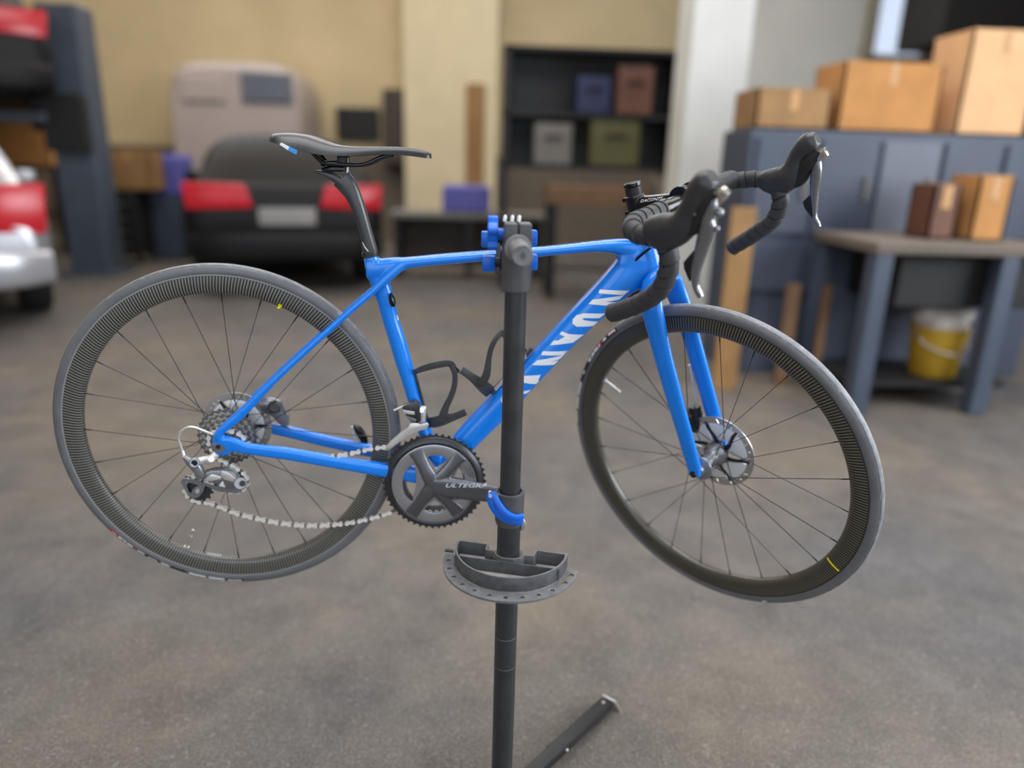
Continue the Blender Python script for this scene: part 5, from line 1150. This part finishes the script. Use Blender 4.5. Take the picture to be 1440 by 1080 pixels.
# collar and its blue cam lever
zc0, zc1 = .680, .742
obj('collar', lathe([(.0182, zc0), (.0225, zc0), (.0245, zc0+.006), (.0250, zc0+.012), (.0250, zc1-.001), (.0240, zc1), (.0205, zc1), (.0200, zc1-.004), (.0182, zc1-.004)], 40, closed=True, R=Matrix.Rotation(PI/2, 3, 'X')), 'stand_pl', std)
lvp = [(-.036, -.012, zc1+.0015), (-.031, -.016, zc1-.006), (-.026, -.0205, zc1-.016), (-.016, -.026, zc1-.0285), (-.004, -.0295, zc1-.036), (.008, -.0295, zc1-.040), (.0205, -.0255, zc1-.042)]
lv_ = loft([(*lvp[0], .0075, .0045, 3), (*lvp[1], .0105, .0045, 3), (*lvp[2], .0118, .0045, 3), (*lvp[3], .0118, .0045, 3), (*lvp[4], .0108, .0045, 3), (*lvp[5], .0100, .0045, 3), (*lvp[6], .0115, .0045, 3)], 18, 40, (-.3, -1, 0))
obj('cam_lever', lv_, 'blue_pl', std)
lt = bvh(mesh('tmp', lv_))
for k, dz_ in enumerate((.0022, -.0036)):
    pts = [Vector(q) for q in crom([(p_[0]+.001, p_[1], p_[2]+dz_-.001) for p_ in lvp[1:]], 24)][:-2]
    pp = []
    for q in pts:
        h = lt.ray_cast(q+Vector((0, -.05, 0)), Vector((0, 1, 0))); pp.append((q.x, (h[0].y if h[0] else q.y-.005), q.z))
    obj('lever_groove', tube(pp, .0007, 6), 'navy', std)
obj('lever_pin', cyl((-.0345, -.020, zc1-.001), (-.0345, -.004, zc1-.001), .0033, 14), 'silver', std)
obj('collar_lug', join(box((-.026, -.008, zc1-.006), (.014, .016, .012), bev=.002)), 'stand_lt', std)
obj('collar_lug', loft([(.0215, -.004, zc0+.010, .004, .004, 3), (.0245, -.004, zc0+.000, .0055, .004, 3), (.0225, -.004, zc0-.012, .0025, .003, 3)], 12, 10), 'steel', std)
# scratch bands on the lower pole
for z in (.452, .388): obj('pole_ring_mark', lathe([(.0204, z), (.0206, z+.0006), (.0204, z+.0012)], 36, caps=False, R=Matrix.Rotation(PI/2, 3, 'X')), 'stand_lt', std)
# tool tray
ty = empty('tool_tray', std); tr_ = Matrix.Translation((0.004, 0.004, 0)) @ Matrix.Rotation(-.262, 4, 'Z')
ty.matrix_local = tr_
ztop, dep = .622, .027
def half(rx, ry, z, n=28, x0=0, y0=0): return [(x0+rx*math.cos(PI+PI*i/n), y0+ry*math.sin(PI+PI*i/n), z) for i in range(n+1)]
def notch(w, z):  # back edge with a recess for the pole, from right to left
    return [(.042, .012, z), (.040, -.004, z), (.026, -.006, z), (.021, -.016, z), (.010, -.024, z), (-.010, -.024, z), (-.021, -.016, z), (-.026, -.006, z), (-.040, -.004, z), (-.042, .012, z)]
outl = half(.101, .100, ztop-dep, 30, 0, .012)+[(.101, .016, ztop-dep)]+notch(0, ztop-dep)+[(-.101, .016, ztop-dep)]
inn = half(.097, .096, ztop-dep, 30, 0, .010)[1:-1]+[(.0955, .012, ztop-dep)]+[(.046, .012, ztop-dep), (.044, -.008, ztop-dep), (.027, -.010, ztop-dep), (.023, -.020, ztop-dep), (.011, -.028, ztop-dep), (-.011, -.028, ztop-dep), (-.023, -.020, ztop-dep), (-.027, -.010, ztop-dep), (-.044, -.008, ztop-dep), (-.046, .012, ztop-dep)]+[(-.0955, .012, ztop-dep)]
obj('tray_wall', prism(outl, dep, (0, 0, 1), .0008, [inn]), 'tray', ty, ang=30)
obj('tray_lip', prism([(x, y, ztop) for x, y, z in outl], .0012, (0, 0, 1), 0, [[(x, y, ztop) for x, y, z in inn]]), 'stand_lt', ty, ang=30)
obj('tray_base', prism([(x, y, ztop-dep-.001) for x, y, z in outl], .003, (0, 0, 1)), 'tray_in', ty, False)
obj('tray_divider', box((0, -.034, ztop-.013), (.186, .0022, .022)), 'tray', ty, False)
fo = half(.122, .124, ztop-dep-.004, 40, 0, .010); fi = half(.1005, .100, ztop-dep-.004, 40, 0, .010)
hs = []
for k in range(12):
    q = PI+.20+k*(PI-.40)/11; c_ = (.112*math.cos(q), .010+.112*math.sin(q))
    if k > 9: hs.append([(c_[0]+.011*math.cos(u)*-math.sin(q)-.006*math.sin(u)*math.cos(q), c_[1]+.011*math.cos(u)*math.cos(q)-.006*math.sin(u)*math.sin(q), ztop-dep-.004) for u in [2*PI*i/10 for i in range(10)]])
    else: hs.append([(c_[0]+.0042*math.cos(u), c_[1]+.0042*math.sin(u), ztop-dep-.004) for u in [2*PI*i/8 for i in range(8)]])
obj('tool_rim', prism(fo+list(reversed(fi)), .004, (0, 0, 1), 0, hs), 'stand_lt', ty, ang=30)
obj('tray_clip', box((-.118, .020, ztop-dep), (.016, .006, .004)), 'tray', ty, False)
obj('tray_bracket', lathe([(.0205, ztop-.035), (.027, ztop-.035), (.027, ztop-.004), (.0205, ztop-.004)], 32, closed=True, R=Matrix.Rotation(PI/2, 3, 'X')), 'tray', std)
# legs: one goes back right along the floor, two forward out of the picture
def leg(p, q, foot=True):
    a_, b_ = Vector(p), Vector(q); d = (b_-a_); L_ = d.length; t = d.normalized()
    sv_ = Vector((0, 0, 1)).cross(t).normalized(); nv_ = t.cross(sv_)
    Rm = Matrix((t, sv_, nv_)).transposed()
    obj('leg', xf(box((L_/2, 0, 0), (L_, .032, .024), bev=.004), Matrix.Translation(a_) @ Rm.to_4x4()), 'leg_black', std)
    if foot:
        f = obj('foot_bracket', xf(join(prism([(L_+.001, -.019, .014), (L_+.000, .014, .015), (L_+.016, .004, -.015), (L_+.018, -.030, -.017)], .004, (1, 0, .3), .0008)), Matrix.Translation(a_) @ Rm.to_4x4()), 'steel', std, ang=25)
        for x_, y_ in ((L_-.02, .0), (L_-.205, -.0165)): obj('rivet', xf(sphere((x_, y_, .0125 if y_ == 0 else 0), .004, 10), Matrix.Translation(a_) @ Rm.to_4x4()), 'steel', std)
        obj('leg_tab', xf(box((L_-.225, .017, .004), (.02, .006, .012), bev=.001), Matrix.Translation(a_) @ Rm.to_4x4()), 'stand', std)
fe = (0.3512,1.4449,0.0180)
leg((.012, .012, .060), (fe[0]-PX, fe[1]-PY, .020))
leg((-.012, -.012, .060), (-.36, -.30, .020))
leg((.012, -.012, .060), (.36, -.34, .020))
obj('base_joint', cyl((0, 0, .02), (0, 0, .11), .026, 30, ch=.003), 'stand_pl', std)
